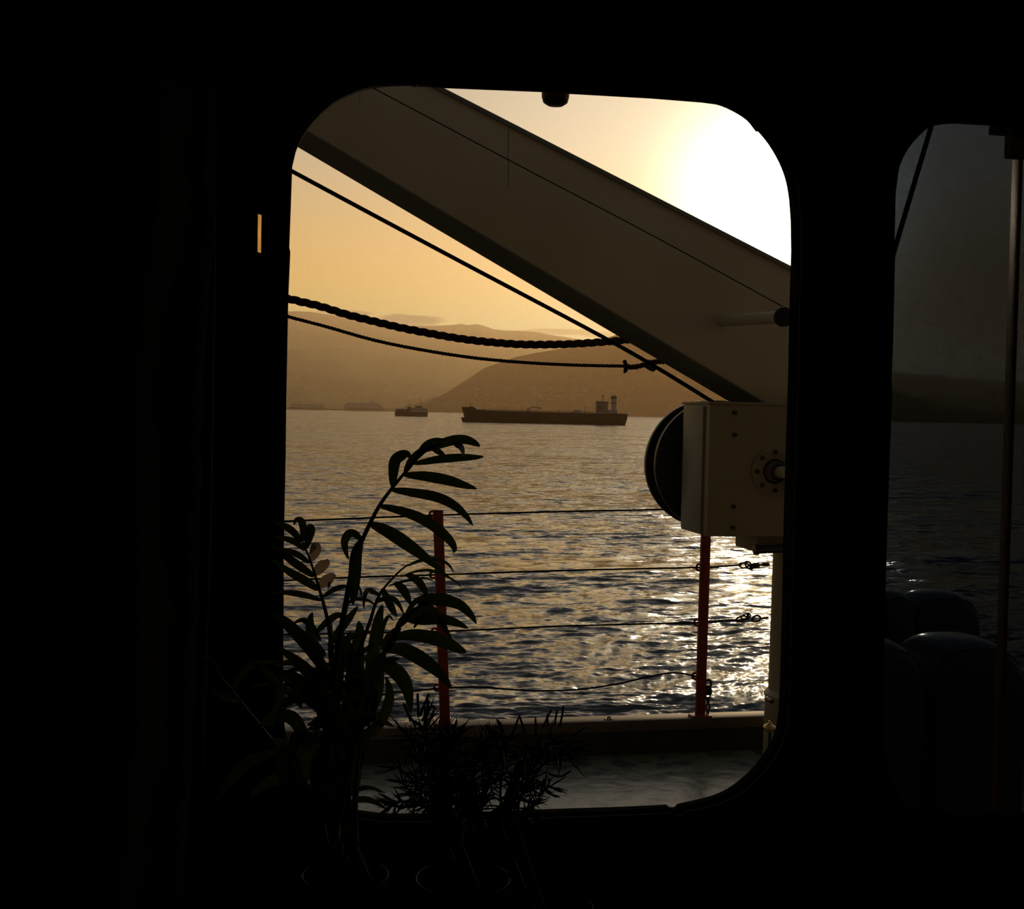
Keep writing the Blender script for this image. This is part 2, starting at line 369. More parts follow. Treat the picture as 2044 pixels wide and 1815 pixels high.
# curtain gathered at the left of the window
def curtain():
    rows = 26; pts_f = [(431,-40),(430,200),(427,360),(424,450),(415,560),(408,650),(402,760),(398,900),(392,1100),(388,1250),(383,1380),(378,1500),(372,1620),(368,1720),(364,1900)]
    edge = spline([(x, y, 0) for x, y in pts_f], 4); mb = MB(); nr = len(edge); nc = 90; vs = []
    for i, e in enumerate(edge):
        b = P(e.x, e.y, 1.20)
        for k in range(nc):
            s = k / (nc - 1); w = .42 * s
            dv = .035 * math.sin(s * 34 + .3 * math.sin(i * .2)) * (1 - .3 * s) + .006 * mnoise.noise(Vector((s * 20, i * .35, 0)))
            if s < .03: dv += .05 * (1 - s / .03) ** 2
            vs.append((b.x - w + .004 * mnoise.noise(Vector((0, i * .6, s * 9))), b.y + dv, b.z))
    fs = [(i * nc + k, i * nc + k + 1, (i + 1) * nc + k + 1, (i + 1) * nc + k) for i in range(nr - 1) for k in range(nc - 1)]
    me = MB().add(vs, fs).mesh('curtain'); o = link('curtain', me, 'curtain', None, 60, org=(vs[0][0] - .2, 1.2, 1.0))
    so = o.modifiers.new('thick', 'SOLIDIFY'); so.thickness = .004
    tag(o, 'dark fuzzy curtain hanging in folds at the left beside the cabin window', 'curtain')
curtain()
pp = MB(); pp.tube(spline([P(x, y, 1.285) for x, y in [(426,-60),(426,300),(423,600),(420,800),(417,1000),(411,1200),(404,1400),(399,1600),(391,1860)]], 6), .0035, 12)
tag(pp.build('pipe', 'pipe', smooth=40, org=P(405, 1400, 1.285)), 'thin upright pipe running down the wall beside the dark curtain', 'pipe')

# shiny latch on the wall, left of the window
latch = empty('window_latch', P(515, 465, 1.27), 'small shiny metal latch plate on the dark wall left of the window', 'latch')
a = P(515, 427, 1.262); b = P(515, 503, 1.262); al = math.radians(22)
dirv = Vector((math.sin(al), math.cos(al), 0)) * .009; nrmv = Vector((math.cos(al), -math.sin(al), 0))
mb = MB()
rows = 1
for i in range(rows):                                # a hammered strip of small facets
    z0 = b.z + (a.z - b.z) * i / rows; z1 = b.z + (a.z - b.z) * (i + 1) / rows; tw = nrmv * 0
    mb.add([a.xy.to_3d() + Vector((0, 0, z0)) + tw, a.xy.to_3d() + dirv + Vector((0, 0, z0)), a.xy.to_3d() + dirv + Vector((0, 0, z1)), a.xy.to_3d() + tw * -1 + Vector((0, 0, z1))], [(0, 1, 2, 3)])
lp = mb.build('latch_plate', 'brass', latch); so = lp.modifiers.new('t', 'SOLIDIFY'); so.thickness = .002
q = P(474, 495, 1.285)
MB().cyl(q, q + Vector((0, .033, 0)), .0022, n=12).build('latch_pin', 'brass', latch, smooth=40)
MB().box((q.x - .004, 1.309, b.z - .004), (a.x + .02, 1.3195, a.z + .004)).build('latch_base', 'frame', latch, bevel=.002)

# stop knob under the top of the window opening
kc = P(1109, 184, 1.40)
knob = empty('window_stop', (kc.x, kc.y, kc.z), 'brown rounded stop knob hanging at the top of the window opening', 'knob')
MB().lathe((kc.x, kc.y, kc.z), [(.0005, -.0165), (.009, -.016), (.0145, -.0125), (.0165, -.006), (.0168, .004), (.016, .006)], 24, 1, .8).build('knob', 'brown', knob, smooth=50)
MB().cyl((kc.x, kc.y, kc.z + .003), (kc.x, kc.y, kc.z + .030), .013, n=20).build('knob_stem', 'black', knob, smooth=40)
MB().box((kc.x - .02, VW + .0005, kc.z + .018), (kc.x + .02, kc.y + .015, kc.z + .030)).build('knob_bracket', 'black', knob)

# ------------------------------------------------------------------ deck and coaming
ZSEA = 1.6 - 12.0
VR = 5.40                                           # the rail line
L, Rr = -6.0, 12.0
dk = MB().box((L, VW + .001, -.04), (Rr, VR + .12, 0)).build('deck', 'deck'); tag(dk, kind='structure')
ztop = P(1022, 1442, VR).z
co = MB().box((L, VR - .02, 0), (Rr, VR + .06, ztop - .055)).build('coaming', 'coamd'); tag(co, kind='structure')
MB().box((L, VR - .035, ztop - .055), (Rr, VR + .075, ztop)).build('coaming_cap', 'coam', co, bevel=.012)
hs = MB().box((L, VR + .0605, ZSEA - .5), (Rr, VR + .11, -.0005)).build('wall_ship_side', 'outer'); tag(hs, kind='structure')
bc = P(1218, 1437, VR - .02)
bp_ = empty('pad_eye', bc, 'small dark lashing eye on top of the white deck coaming', 'pad eye')
MB().ring((bc.x, VR, ztop + .004), (.4, 1, 0), .006, .004, 18, 8).build('ring', 'galv', bp_, smooth=50)
MB().box((bc.x - .02, VR - .015, ztop), (bc.x + .02, VR + .015, ztop + .003)).build('base', 'galv', bp_)

# unseen slab added overhead to keep zenith light off deck and crane
rf = MB().box((XL - 3, VW, 3.25), (XR + 6, 3.1, 3.4)).build('shade_slab', 'outer'); tag(rf, kind='structure')

# ------------------------------------------------------------------ rail posts
def post(xt, yt, xb, yb, wires, label, top=True):
    t = P(xt, yt, VR); b = P(xb, yb, VR); b.z = ztop; r = empty('rail_post', b, label, 'rail post', 'red rail posts')
    hw = .0225; ax = (t - b).normalized(); sx = Vector((1, 0, 0)); sy = Vector((0, 1, 0))
    MB().prism([b - sx * hw * 1.02 - sy * .012, b + sx * hw * 1.02 - sy * .012, b + sx * hw * 1.02 + sy * .012, b - sx * hw * 1.02 + sy * .012], t - b).build('post', 'red', r, bevel=.004)
    MB().box((b.x - .05, VR - .03, ztop), (b.x + .05, VR + .03, ztop + .008)).build('foot_plate', 'red', r, bevel=.002)
    for x, y in wires:
        c = P(x, y, VR + .026)
        MB().ring(c, (.25, 1, 0), .015, .0055, 24, 8).build('wire_eye', 'red', r, smooth=50)
    return r
EYL = [(864, 1027), (865, 1148), (868, 1261), (873, 1373)]
EYR = [(1396, 1133), (1392, 1243), (1388, 1350)]
post(874, 1018, 888, 1467, EYL, 'red rail post behind the palm, left of the two')
post(1413, 935, 1397, 1440, EYR, 'red rail post running up behind the crane gearbox')

def wire(pts, label, r=.0042, v=VR + .027):
    o = MB().tube(spline([P(x, y, v) for x, y in pts], 8), r, 8).build('guard_wire', 'steelcable', None, 40, org=P(*pts[len(pts) // 2], v))
    return tag(o, label, 'wire', 'guard wires of the ship rail')
wire([(-700,1085),(300,1050),(565,1041),(864,1029),(1100,1022),(1345,1017),(1400,1016),(1700,1010)], 'topmost guard wire of the rail, passing the head of the left red post')
w2 = wire([(-700,1190),(300,1166),(565,1159),(700,1153),(865,1148),(1130,1139),(1396,1133),(1440,1131),(1480,1128)], 'second guard wire from the top, ending in a shackle before the crane column')
w3 = wire([(-700,1310),(300,1278),(565,1268),(868,1261),(1130,1250),(1392,1243),(1440,1240),(1482,1238)], 'third guard wire from the top, ending in a turnbuckle before the crane column')
w4 = wire([(-700,1440),(300,1420),(565,1398),(700,1392),(840,1378),(873,1375),(950,1372),(1060,1379),(1150,1377),(1230,1366),(1300,1350),(1340,1344),(1365,1345),(1388,1351),(1392,1353)], 'slack lowest guard wire of the rail, humped before the right post')
def fitting(parent, segs):
    """shackle, screw body and link along a wire end, drawn between pixels"""
    for name, kind, x0, y0, x1, y1, r in segs:
        a, b = P(x0, y0, VR + .027), P(x1, y1, VR + .027); c = (a + b) / 2
        mb = MB()
        if kind == 'rod': mb.tube([a, b], r, 10)
        elif kind == 'bar': mb.tube([a, a.lerp(b, .12), a.lerp(b, .5), a.lerp(b, .88), b], [r * .6, r, r * 1.1, r, r * .6], 12)
        else:
            d = (b - a); ln = d.length / 2; d.normalize(); side = Vector((0, 1, 0)) if kind == 'linkv' else d.cross(Vector((0, 1, 0))).normalized()
            loop = [c + d * (ln - r) * math.cos(q) + side * min(ln * .6, r * 2.8) * math.sin(q) for q in [2 * PI * i / 20 for i in range(20)]]
            loop.append(loop[0]); mb.tube(loop, r, 8, cap=False)
        mb.build(name, 'galv', parent, 45)
fitting(w2, [('thimble', 'link', 1474, 1129, 1496, 1129, .0045), ('shackle', 'link', 1487, 1121, 1503, 1137, .0045), ('screw_body', 'bar', 1496, 1131, 1516, 1128, .013), ('hook', 'rod', 1514, 1128, 1534, 1127, .0055), ('swivel', 'bar', 1521, 1127, 1536, 1127, .009)])
fitting(w3, [('thimble', 'link', 1468, 1239, 1492, 1232, .0045), ('shackle', 'link', 1478, 1234, 1500, 1228, .004), ('pin', 'bar', 1490, 1238, 1495, 1223, .007), ('screw_body', 'link', 1500, 1236, 1520, 1234, .005), ('hook', 'rod', 1518, 1235, 1534, 1233, .005)])
ch = empty('hanging_chain', P(1414, 1362, VR), 'dark shackle and short chain hanging at the right of the red post', 'chain')
fitting(ch, [('shackle', 'link', 1414, 1355, 1413, 1376, .006), ('swivel', 'bar', 1413, 1368, 1414, 1388, .017), ('ring', 'link', 1413, 1380, 1413, 1396, .0045)])
yy = 1393
while yy < 1438:
    fitting(ch, [('chain_link', 'link' if int(yy / 11) % 2 else 'linkv', 1413 - (yy - 1393) * .03, yy, 1413 - (yy - 1393) * .03, yy + 15, .0045)]); yy += 11

# ------------------------------------------------------------------ the crane
VB = 4.85; TB = .36
def boom():
    c0 = P(1600, 1350, 5.0)
    root = empty('deck_crane', (P(1603, 1350, 5.05).x, 5.05, 0), 'cream deck crane with sloping box boom, gearbox and upright column', 'crane')
    # beam: traced front face, extended past the opening at both ends
    def onl(p, q, x): t = (x - p[0]) / (q[0] - p[0]); return (x, p[1] + (q[1] - p[1]) * t)
    T0, T1 = (880, 175), (1578, 533); B0, B1 = (615, 262), (1526, 803)
    xl, xr = 60, 1660
    front = [P(*onl(T0, T1, xl), VB), P(*onl(T0, T1, xr), VB), P(*onl(B0, B1, xr), VB), P(*onl(B0, B1, xl), VB)]
    MB().hexa(front, (0, TB, 0)).build('boom', 'cream', root, bevel=.008)
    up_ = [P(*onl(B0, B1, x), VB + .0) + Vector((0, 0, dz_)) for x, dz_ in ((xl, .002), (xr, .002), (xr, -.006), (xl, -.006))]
    MB().hexa(up_, (0, TB, 0)).build('underside_strip', 'under', root)  # thin strip carrying the darker underside tone
    # doubler plate along the top edge and butt welds across the side plates
    tp = [P(*onl((880, 172), (1578, 530), x), VB - .012) for x in (xl, xr)] + [P(*onl((880, 182), (1578, 540), x), VB - .012) for x in (xr, xl)]
    MB().hexa(tp, (0, TB + .024, 0)).build('boom_flange', 'cream2', root, bevel=.003)
    for x in (718, 1015):
        a, b = P(*onl(T0, T1, x), VB - .001), P(*onl(B0, B1, x), VB - .001)
        MB().tube([a + (b - a) * .03, b - (b - a) * .5], .0014, 6).build('weld_seam', 'cream2', root, 40)
    # gearbox
    fl = P(1417, 805, 4.7); br = P(1417, 1072, 4.7); xr_ = P(1680, 900, 4.7).x
    z1 = fl.z; z0 = br.z; x0 = fl.x
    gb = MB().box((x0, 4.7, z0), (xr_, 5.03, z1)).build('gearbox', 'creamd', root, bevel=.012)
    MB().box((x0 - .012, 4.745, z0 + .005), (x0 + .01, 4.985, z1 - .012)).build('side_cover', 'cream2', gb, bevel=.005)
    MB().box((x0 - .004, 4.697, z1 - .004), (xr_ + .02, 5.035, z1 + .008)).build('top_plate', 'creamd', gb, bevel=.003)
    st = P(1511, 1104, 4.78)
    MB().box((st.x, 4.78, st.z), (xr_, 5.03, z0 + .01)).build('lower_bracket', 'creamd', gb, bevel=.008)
    for x, y in ((1466, 824), (1466, 868), (1464, 1012), (1463, 1054)):
        c = P(x, y, 4.7); MB().cyl(c, c - Vector((0, .012, 0)), .0105, .0095, 6).build('bolt', 'black', gb)
    fc = P(1545, 941, 4.7); FR = .101
    fg = MB().lathe((0, 0, 0), [(FR, 0), (FR, .008), (FR - .004, .011), (.05, .011)], 40)
    me = fg.mesh('bearing_flange'); me.transform(Matrix.Translation(fc) @ Matrix.Rotation(PI / 2, 4, 'X')); fo = link('bearing_flange', me, 'creamd', gb, 35)
    for k in range(8):
        q = 2 * PI * k / 8 + .02
        c = fc + Vector((.080 * math.cos(q), -.011, .080 * math.sin(q))); MB().cyl(c, c - Vector((0, .009, 0)), .0105, .0095, 6).build('bolt', 'black', fo)
    MB().ring(fc - Vector((0, .014, 0)), (0, 1, 0), .048, .005, 36, 8).build('seal_ring', 'black', fo, 45)
    MB().cyl(fc - Vector((0, .01, 0)), fc - Vector((0, .05, 0)), .036, .033, 28).build('shaft_housing', 'cream2', fo, bevel=.003)
    MB().ring(fc - Vector((0, .05, 0)), (0, 1, 0), .032, .006, 32, 8).build('grease_ring', 'black', fo, 45)
    MB().cyl(fc - Vector((-.005, .045, 0)), fc - Vector((-.005, .12, 0)), .024, n=24).build('shaft', 'cream', fo, bevel=.003)
    hw = MB(); hc = fc + Vector((.115, -.13, -.035))
    hw.cyl(hc, hc - Vector((0, .03, 0)), .085, n=28); hw.build('crank_wheel', 'black', fo, bevel=.006)
    # winch drum behind the gearbox
    dc = P(1432, 929, 5.12); DR = (P(1432, 929, 5.12) - P(1308, 930, 5.12)).length
    dr = MB().cyl(dc, dc + Vector((0, .03, 0)), DR, n=64).build('winch_drum', 'black', root, bevel=.006)
    MB().cyl(dc + Vector((0, .03, 0)), dc + Vector((0, .14, 0)), DR * .62, n=40).build('drum_core', 'black', dr, bevel=.006)
    MB().cyl(dc + Vector((0, .14, 0)), dc + Vector((0, .17, 0)), DR, n=64).build('drum_flange', 'black', dr, bevel=.006)
    MB().cyl(dc - Vector((0, .02, 0)), dc, DR * .58, n=40).build('drum_hub', 'cream2', dr, bevel=.005)
    # stub shaft with a rubber buffer on the side of the boom
    s0 = P(1441, 641, VB + .01); s1 = P(1562, 633, VB - .58); s1.x = s1.x
    MB().cyl(s0, s1, .025, .024, 28).build('buffer_arm', 'cream', root, smooth=40)
    ax = (s1 - s0).normalized()
    MB().cyl(s1 - ax * .002, s1 + ax * .02, .037, n=36).build('buffer', 'rubber', root, bevel=.004)
    # column
    c = P(1604, 1250, 5.05); CR = .150
    ctop = P(1531, 1100, 5.0).z
    zj = P(1520, 1398, 5.0).z
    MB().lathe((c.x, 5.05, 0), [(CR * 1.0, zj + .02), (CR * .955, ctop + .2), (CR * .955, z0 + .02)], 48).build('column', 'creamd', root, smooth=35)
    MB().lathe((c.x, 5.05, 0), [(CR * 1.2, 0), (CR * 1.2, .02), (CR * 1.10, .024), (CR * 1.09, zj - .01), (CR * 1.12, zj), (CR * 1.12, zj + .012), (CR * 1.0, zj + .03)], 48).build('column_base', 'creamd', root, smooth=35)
    bt = P(1541, 1401, 4.9); MB().cyl(bt, bt + Vector((0, .06, 0)), .010, n=12).build('drain_plug', 'black', root)
    p0, p1 = P(1509, 1098, 4.72), P(1680, 1090, 4.72)
    ph = MB().tube([p0, p1], .0175, 20); ph.build('cross_pipe', 'black', root, 40)
    MB().cyl(p0 - Vector((.008, 0, 0)), p0 + Vector((.012, 0, 0)), .022, n=20).build('pipe_cap', 'black', root, bevel=.004)
    MB().box((p0.x + .04, 4.72, p0.z - .01), (p0.x + .4, 4.79, p0.z + .012)).build('pipe_clamp', 'black', root)
boom()
def cable(name, pts, r, v, label, cat, m='steelcable', vs=None):
    w = [P(x, y, (vs[i] if vs else v)) for i, (x, y) in enumerate(pts)]
    return tag(MB().tube(spline(w, 8), r, 8).build(name, m, None, 40, org=w[len(w) // 2]), label, cat)
cable('hoist_wire', [(120,-152),(350,-32),(745,176),(1020,322),(1300,469),(1562,612)], .0024, 4.72, 'thin hoist wire running down in front of the cream crane boom', 'wire')
cable('luffing_wire', [(100,77),(350,214),(583,342),(900,512),(1240,693),(1425,804)], .0092, 5.2, 'thick black wire stretched parallel below the crane boom', 'wire', vs=[5.2, 5.2, 5.2, 5.2, 5.2, 5.06])

# ------------------------------------------------------------------ ropes
def laid_rope(pts, R, strands, lay, v, name, label, hair=0, parent=None):
    cl = spline([P(x, y, v if x < 1300 else v - (v - 5.22) * min(1, (x - 1300) / 110)) for x, y in pts], 30)
    # arc length resample
    ds = [0]
    for a, b in zip(cl, cl[1:]): ds.append(ds[-1] + (b - a).length)
    n = int(ds[-1] / (lay / 14)); out = []; j = 0
    for i in range(n + 1):
        s = ds[-1] * i / n
        while j < len(ds) - 2 and ds[j + 1] < s: j += 1
        out.append(cl[j].lerp(cl[j + 1], (s - ds[j]) / max(1e-9, ds[j + 1] - ds[j])))
    mb = MB(); step = ds[-1] / n
    for k in range(strands):
        path = []
        for i, p in enumerate(out):
            t = (out[min(i + 1, n)] - out[max(i - 1, 0)]).normalized(); a = t.cross(Vector((0, 0, 1))).normalized(); b = a.cross(t)
            q = 2 * PI * (i * step / lay + k / strands); path.append(p + (a * math.cos(q) + b * math.sin(q)) * R * .52)
        mb.tube(path, R * .56, 7)
    for i in range(hair):
        p = random.choice(out); d = Vector((random.uniform(-1, 1), random.uniform(-1, 1), random.uniform(-1, 1))).normalized()
        mb.tube([p + d * R * .8, p + d * (R + .004) + Vector((.003, 0, 0)), p + d * (R + .011) + Vector((.009, 0, -.003))], [.0009, .0007, .0003], 4)
    o = mb.build(name, 'rope', parent, 60, org=None if parent else out[len(out) // 2])
    if label: tag(o, label, 'rope')
    return o
laid_rope([(-300,330),(100,440),(380,545),(575,596),(640,612),(700,630),(790,652),(870,668),(940,679),(1000,685),(1060,688),(1130,687),(1200,683),(1262,677),(1330,668),(1420,652)], .0185, 3, .14, 5.62, 'mooring_rope', 'thick three-strand rope sagging under the crane boom, upper of the two ropes')
thin = laid_rope([(-300,360),(100,465),(380,580),(574,632),(650,652),(750,680),(850,700),(950,715),(1050,724),(1150,729),(1250,731)], .0078, 3, .05, 5.55, 'heaving_line', 'thin hairy rope sagging below the thick mooring rope, knotted at its right end', 60)
laid_rope([(1248,731),(1262,733),(1280,730),(1300,724),(1325,722),(1345,724),(1400,728)], .0125, 3, .07, 5.55, 'splice', None, 40, thin)
for kn_, seg in zip(('knot_end', 'knot_end', 'knot_end', 'knot_loop'), ([(1250,731),(1247,722),(1246,719)], [(1250,731),(1248,740),(1245,741)], [(1252,731),(1250,737),(1248,741)], [(1290,731),(1303,738),(1306,733),(1300,724),(1292,722)])):
    MB().tube(spline([P(x, y, 5.55) for x, y in seg], 6), [.010] * (6 * (len(seg) - 1)) + [.004], 8).build(kn_, 'rope', thin, 50)

# brass fitting hanging by the foot of the crane column
gl = P(1537, 1452, 4.6)
gr = empty('brass_fitting', (gl.x, gl.y, gl.z), 'small shiny brass fitting beside the foot of the crane column', 'fitting')
MB().lathe((gl.x, gl.y, gl.z), [(.001, -.022), (.014, -.02), (.024, -.010), (.027, .0), (.024, .008), (.012, .014), (.006, .018), (.006, .026), (.001, .027)], 28, 1.1, 1).build('cap', 'brass', gr, 60)
sp_ = MB().tube(spline([Vector((gl.x, gl.y, gl.z - .018)), Vector((gl.x + .02, gl.y + .05, gl.z - .12)), Vector((gl.x + .03, gl.y + .1, .0))], 8), .006, 10); sp_.build('pipe', 'black', gr, 40)

# ------------------------------------------------------------------ seen through the tinted window
cable('stay_rope', [(2005,-330),(1885,160),(1858,255),(1800,450),(1740,655),(1690,815)], .0075, 3.2, 'dark stay rope slanting across the tinted right window', 'rope', 'rope')
tb = P(2038, 640, 2.6)
pl = empty('wooden_plank', (P(2005, 1285, 2.6).x, 2.6, 0), 'upright sun-gold wooden plank outside the tinted right window, lit by the sun', 'plank')
t0, t1 = P(2036, 290, 2.6), P(2003, 1290, 2.6); dz = (t1 - t0) / (t1.z - t0.z)
foot = t1 + dz * (0 - t1.z); top_ = t0 + dz * (.25)
fn_ = Vector((-.875, .484, 0)); al_ = Vector((.484, .875, 0))       # broad face, catching the low sun
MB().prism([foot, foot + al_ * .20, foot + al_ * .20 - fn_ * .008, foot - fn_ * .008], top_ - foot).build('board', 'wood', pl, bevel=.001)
k0 = P(2012, 285, 2.56); MB().box((k0.x, 2.55, k0.z - .035), (k0.x + .07, 2.575, k0.z + .02)).build('cross_block', 'wood', pl, bevel=.003)
kk = P(2008, 262, 1.385); kq = empty('window_stop', kk, 'black stop knob at the top of the tinted right window', 'knob')
MB().box((kk.x - .022, VW + .0005, kk.z - .006), (kk.x + .03, 1.39, kk.z + .006)).build('knob_bracket', 'black', kq, bevel=.003)
MB().cyl(Vector((kk.x + .014, 1.375, kk.z)), Vector((kk.x + .014, 1.375, kk.z - .013)), .009, n=16).build('knob', 'black', kq, bevel=.002)
def canister(x0, x1, ytop, yb, v, dep, label, ribs=0):
    a, b = P(x0, ytop + 30, v), P(x1, ytop + 30, v); zt = P((x0 + x1) / 2, ytop, v).z; w = b.x - a.x; cx = (a.x + b.x) / 2
    r = empty('deck_container', (cx, v + dep / 2, 0), label, 'container', 'white rounded containers on the side deck')
    prof = []; hw = w / 2; R = hw
    for i in range(17):
        q = PI * i / 16; prof.append((cx - hw * math.copysign(abs(math.cos(q)) ** .75, math.cos(q)), zt - R * .75 + R * .75 * math.sin(q) ** .8))
    pts = [Vector((cx - hw, v, .03))] + [Vector((x, v, z)) for x, z in prof] + [Vector((cx + hw, v, .03))]
    def sect(t, e=0.):                              # the shell is crowned from front to back
        s_ = math.sqrt(max(0, 1 - abs(2 * t - 1) ** 2.6))
        return [Vector((cx + (p.x - cx) * (.86 + .14 * s_ + e), v + dep * t, p.z * (.88 + .12 * s_) + (e * .3 if p.z > .05 else 0))) for p in pts]
    ts = [.5 - .5 * math.cos(PI * i / 22) for i in range(23)]; np_ = len(pts); vs = [q_ for t in ts for q_ in sect(t)]
    fs = [(i * np_ + k, i * np_ + (k + 1) % np_, (i + 1) * np_ + (k + 1) % np_, (i + 1) * np_ + k) for i in range(22) for k in range(np_)] + [tuple(range(np_))[::-1], tuple(range(22 * np_, 23 * np_))]
    MB().add(vs, fs).build('shell', 'canister', r, smooth=50)
    for t in (.12,):
        MB().prism(sect(t, .02), (0, .015, 0)).build('band', 'cream2', r, bevel=.003)
    MB().box((cx - hw * .9, v + .03, 0), (cx + hw * .9, v + dep - .03, .029)).build('plinth', 'black', r)
canister(1690, 1856, 1288, 1570, 3.85, .42, 'white round-topped container seen in the tinted window, front row, left one')
canister(1884, 2060, 1288, 1570, 3.85, .42, 'white round-topped container seen in the tinted window, front row, right one')
canister(1730, 1770, 1186, 1500, 4.9, .3, 'white narrow container in the tinted window, back row, leftmost')
canister(1774, 1830, 1186, 1500, 4.9, .3, 'white narrow container in the tinted window, back row, middle')
canister(1834, 1965, 1187, 1500, 4.9, .3, 'white wide container in the tinted window, back row, rightmost')

# ------------------------------------------------------------------ plants
def blade(mb, cl, hw, d, fold=.25, pale=False):
    """leaf blade: centre line points, half width, viewing depth; a V-folded, pointed strip with thickness"""
    pts = spline(cl, 6); m = len(pts); top = []; bot = []
    for i, p in enumerate(pts):
        t = i / (m - 1); w = hw * (math.sin(PI * min(1, t * .97 + .03) ** .8)) ** .75 if t < 1 else 0
        w = max(w, hw * .05)
        tg = (pts[min(i + 1, m - 1)] - pts[max(i - 1, 0)]).normalized()
        vd = (p - EYE).normalized(); sd_ = tg.cross(vd).normalized()
        nn = sd_.cross(tg).normalized()
        th = .0005
        top += [p + sd_ * w - nn * w * fold, p + sd_ * w * .5 - nn * w * fold * .4, p, p - sd_ * w * .5 - nn * w * fold * .4, p - sd_ * w - nn * w * fold]
    fs = []
    for i in range(m - 1):
        for k in range(4):
            fs.append((i * 5 + k, i * 5 + k + 1, (i + 1) * 5 + k + 1, (i + 1) * 5 + k))
    mb.add(top, fs)
def px2w(pts, v, bend=0., tw=0.):
    n = len(pts) - 1; out = []
    for i, (x, y) in enumerate(pts):
        t = i / max(1, n); out.append(P(x, y, v + bend * t + tw * math.sin(PI * t)))
    return out
SPX = 1.15 / F                                      # metres per pixel on the plant's plane
palm_base = P(690, 1745, 1.16); PB = Vector((palm_base.x, 1.16, CZ))
palm = empty('potted_palm', PB, 'potted palm with long arching fronds in front of the window', 'plant')
def pot(root, c, r, rimz, name='pot'):
    h = rimz - CZ
    MB().lathe((c.x, c.y, CZ), [(r * .72, 0), (r * .93, h * .8), (r * 1.0, h * .82), (r * 1.0, h * .97), (r * .992, h), (r * .972, h * .995), (r * .94, h * .86), (r * .88, h * .8)], 48).build(name, 'pot', root, smooth=40)
    MB().lathe((c.x, c.y, CZ), [(.001, h * .84), (r * .5, h * .85), (r * .885, h * .82)], 32).build('soil', 'soil', root, smooth=60)
rimz = palm_base.z; prad = 88 * SPX
pot(palm, PB, prad, rimz)
def frond(stem, leaves, v, sr=.0022, root=palm, vb=None, m='leaf', grow_from=None):
    """stem from the soil outwards; leaves: (points, half width px, bend)"""
    base = Vector((PB.x + random.uniform(-.03, .03), PB.y + random.uniform(-.02, .02), rimz - .02)) if grow_from is None else grow_from
    w = [base] + [P(x, y, v + (vb or 0) * i / len(stem)) for i, (x, y) in enumerate(stem)]
    sp = spline(w, 6); n = len(sp); st = MB().tube(sp, [sr * (1.25 - .95 * i / n) for i in range(n)], 7).build('frond', 'stem', root, 50)
    mb = MB(); pale = MB()
    for lf in leaves:
        pts, hw = lf[0], lf[1]; bend = lf[2] if len(lf) > 2 else random.uniform(-.05, .03)
        tgt = pale if len(lf) > 3 else mb
        x0, y0 = pts[0]
        # depth at the leaf's root taken from the nearest stem point
        s_i = min(range(len(stem)), key=lambda i: (stem[i][0] - x0) ** 2 + (stem[i][1] - y0) ** 2)
        v0 = v + (vb or 0) * s_i / len(stem)
        blade(tgt, px2w(pts, v0, bend), hw * SPX, None, random.uniform(.1, .35))
    if mb.v: mb.build('leaflets', m, st, 50)
    if pale.v: pale.build('dry_leaflets', 'leafpale', st, 50)
A = ([(640,1560),(650,1460),(665,1370),(672,1310),(682,1250),(692,1195),(700,1150),(708,1108),(722,1080),(738,1046),(757,1010),(782,975),(806,946),(830,915),(852,899),(880,886)],
 [([(738,1045),(775,1062),(812,1086),(850,1114),(890,1146)],13),
  ([(758,1010),(800,1020),(840,1035),(872,1055),(897,1078),(907,1095),(904,1104)],10.5),
  ([(782,978),(820,983),(870,992),(905,1008),(930,1030),(944,1050)],9.5),
  ([(806,948),(850,951),(890,958),(925,968),(952,976)],10.5),
  ([(826,926),(870,918),(910,914),(945,913),(966,912)],8),
  ([(784,972),(785,945),(789,920),(802,909),(813,907),(820,916)],11),
  ([(808,944),(824,917),(848,897),(872,888)],8),
  ([(846,900),(875,888),(905,879),(930,878),(950,886),(958,892)],9.5),
  ([(832,912),(848,890),(868,879),(892,878)],6),
  ([(862,895),(876,902),(890,912)],6),
  ([(906,885),(920,893),(926,910)],6),
  ([(722,1080),(710,1067),(697,1066),(688,1080),(690,1100),(696,1118)],8.5),
  ([(720,1080),(711,1108),(708,1150),(706,1185),(704,1208)],12)])
B = ([(645,1560),(660,1460),(664,1380),(662,1300),(656,1250),(648,1213),(640,1185),(630,1152),(621,1124),(611,1098),(604,1082)],
 [([(603,1082),(606,1062),(602,1042),(592,1038),(586,1048)],7.5),([(610,1096),(616,1076),(621,1058),(617,1052),(610,1060)],8.5),
  ([(619,1120),(628,1106),(632,1094),(627,1090),(618,1106)],9.5,-.02,1),([(628,1147),(640,1133),(651,1122),(653,1116)],11,-.02,1),
  ([(637,1172),(650,1160),(664,1152),(671,1152)],11,-.02,1),([(658,1160),(657,1168),(654,1177)],3),([(644,1192),(665,1178),(685,1171),(703,1173)],5.5),
  ([(602,1082),(585,1062),(568,1050),(545,1040)],7.5),([(609,1099),(590,1083),(568,1075),(545,1072)],6.5),([(618,1124),(595,1108),(570,1099),(540,1094)],6.5),
  ([(627,1151),(600,1132),(570,1110),(540,1085)],8.5),([(636,1178),(610,1160),(575,1140),(540,1115)],9),([(641,1199),(615,1190),(590,1185),(565,1183),(540,1186)],6.5)])
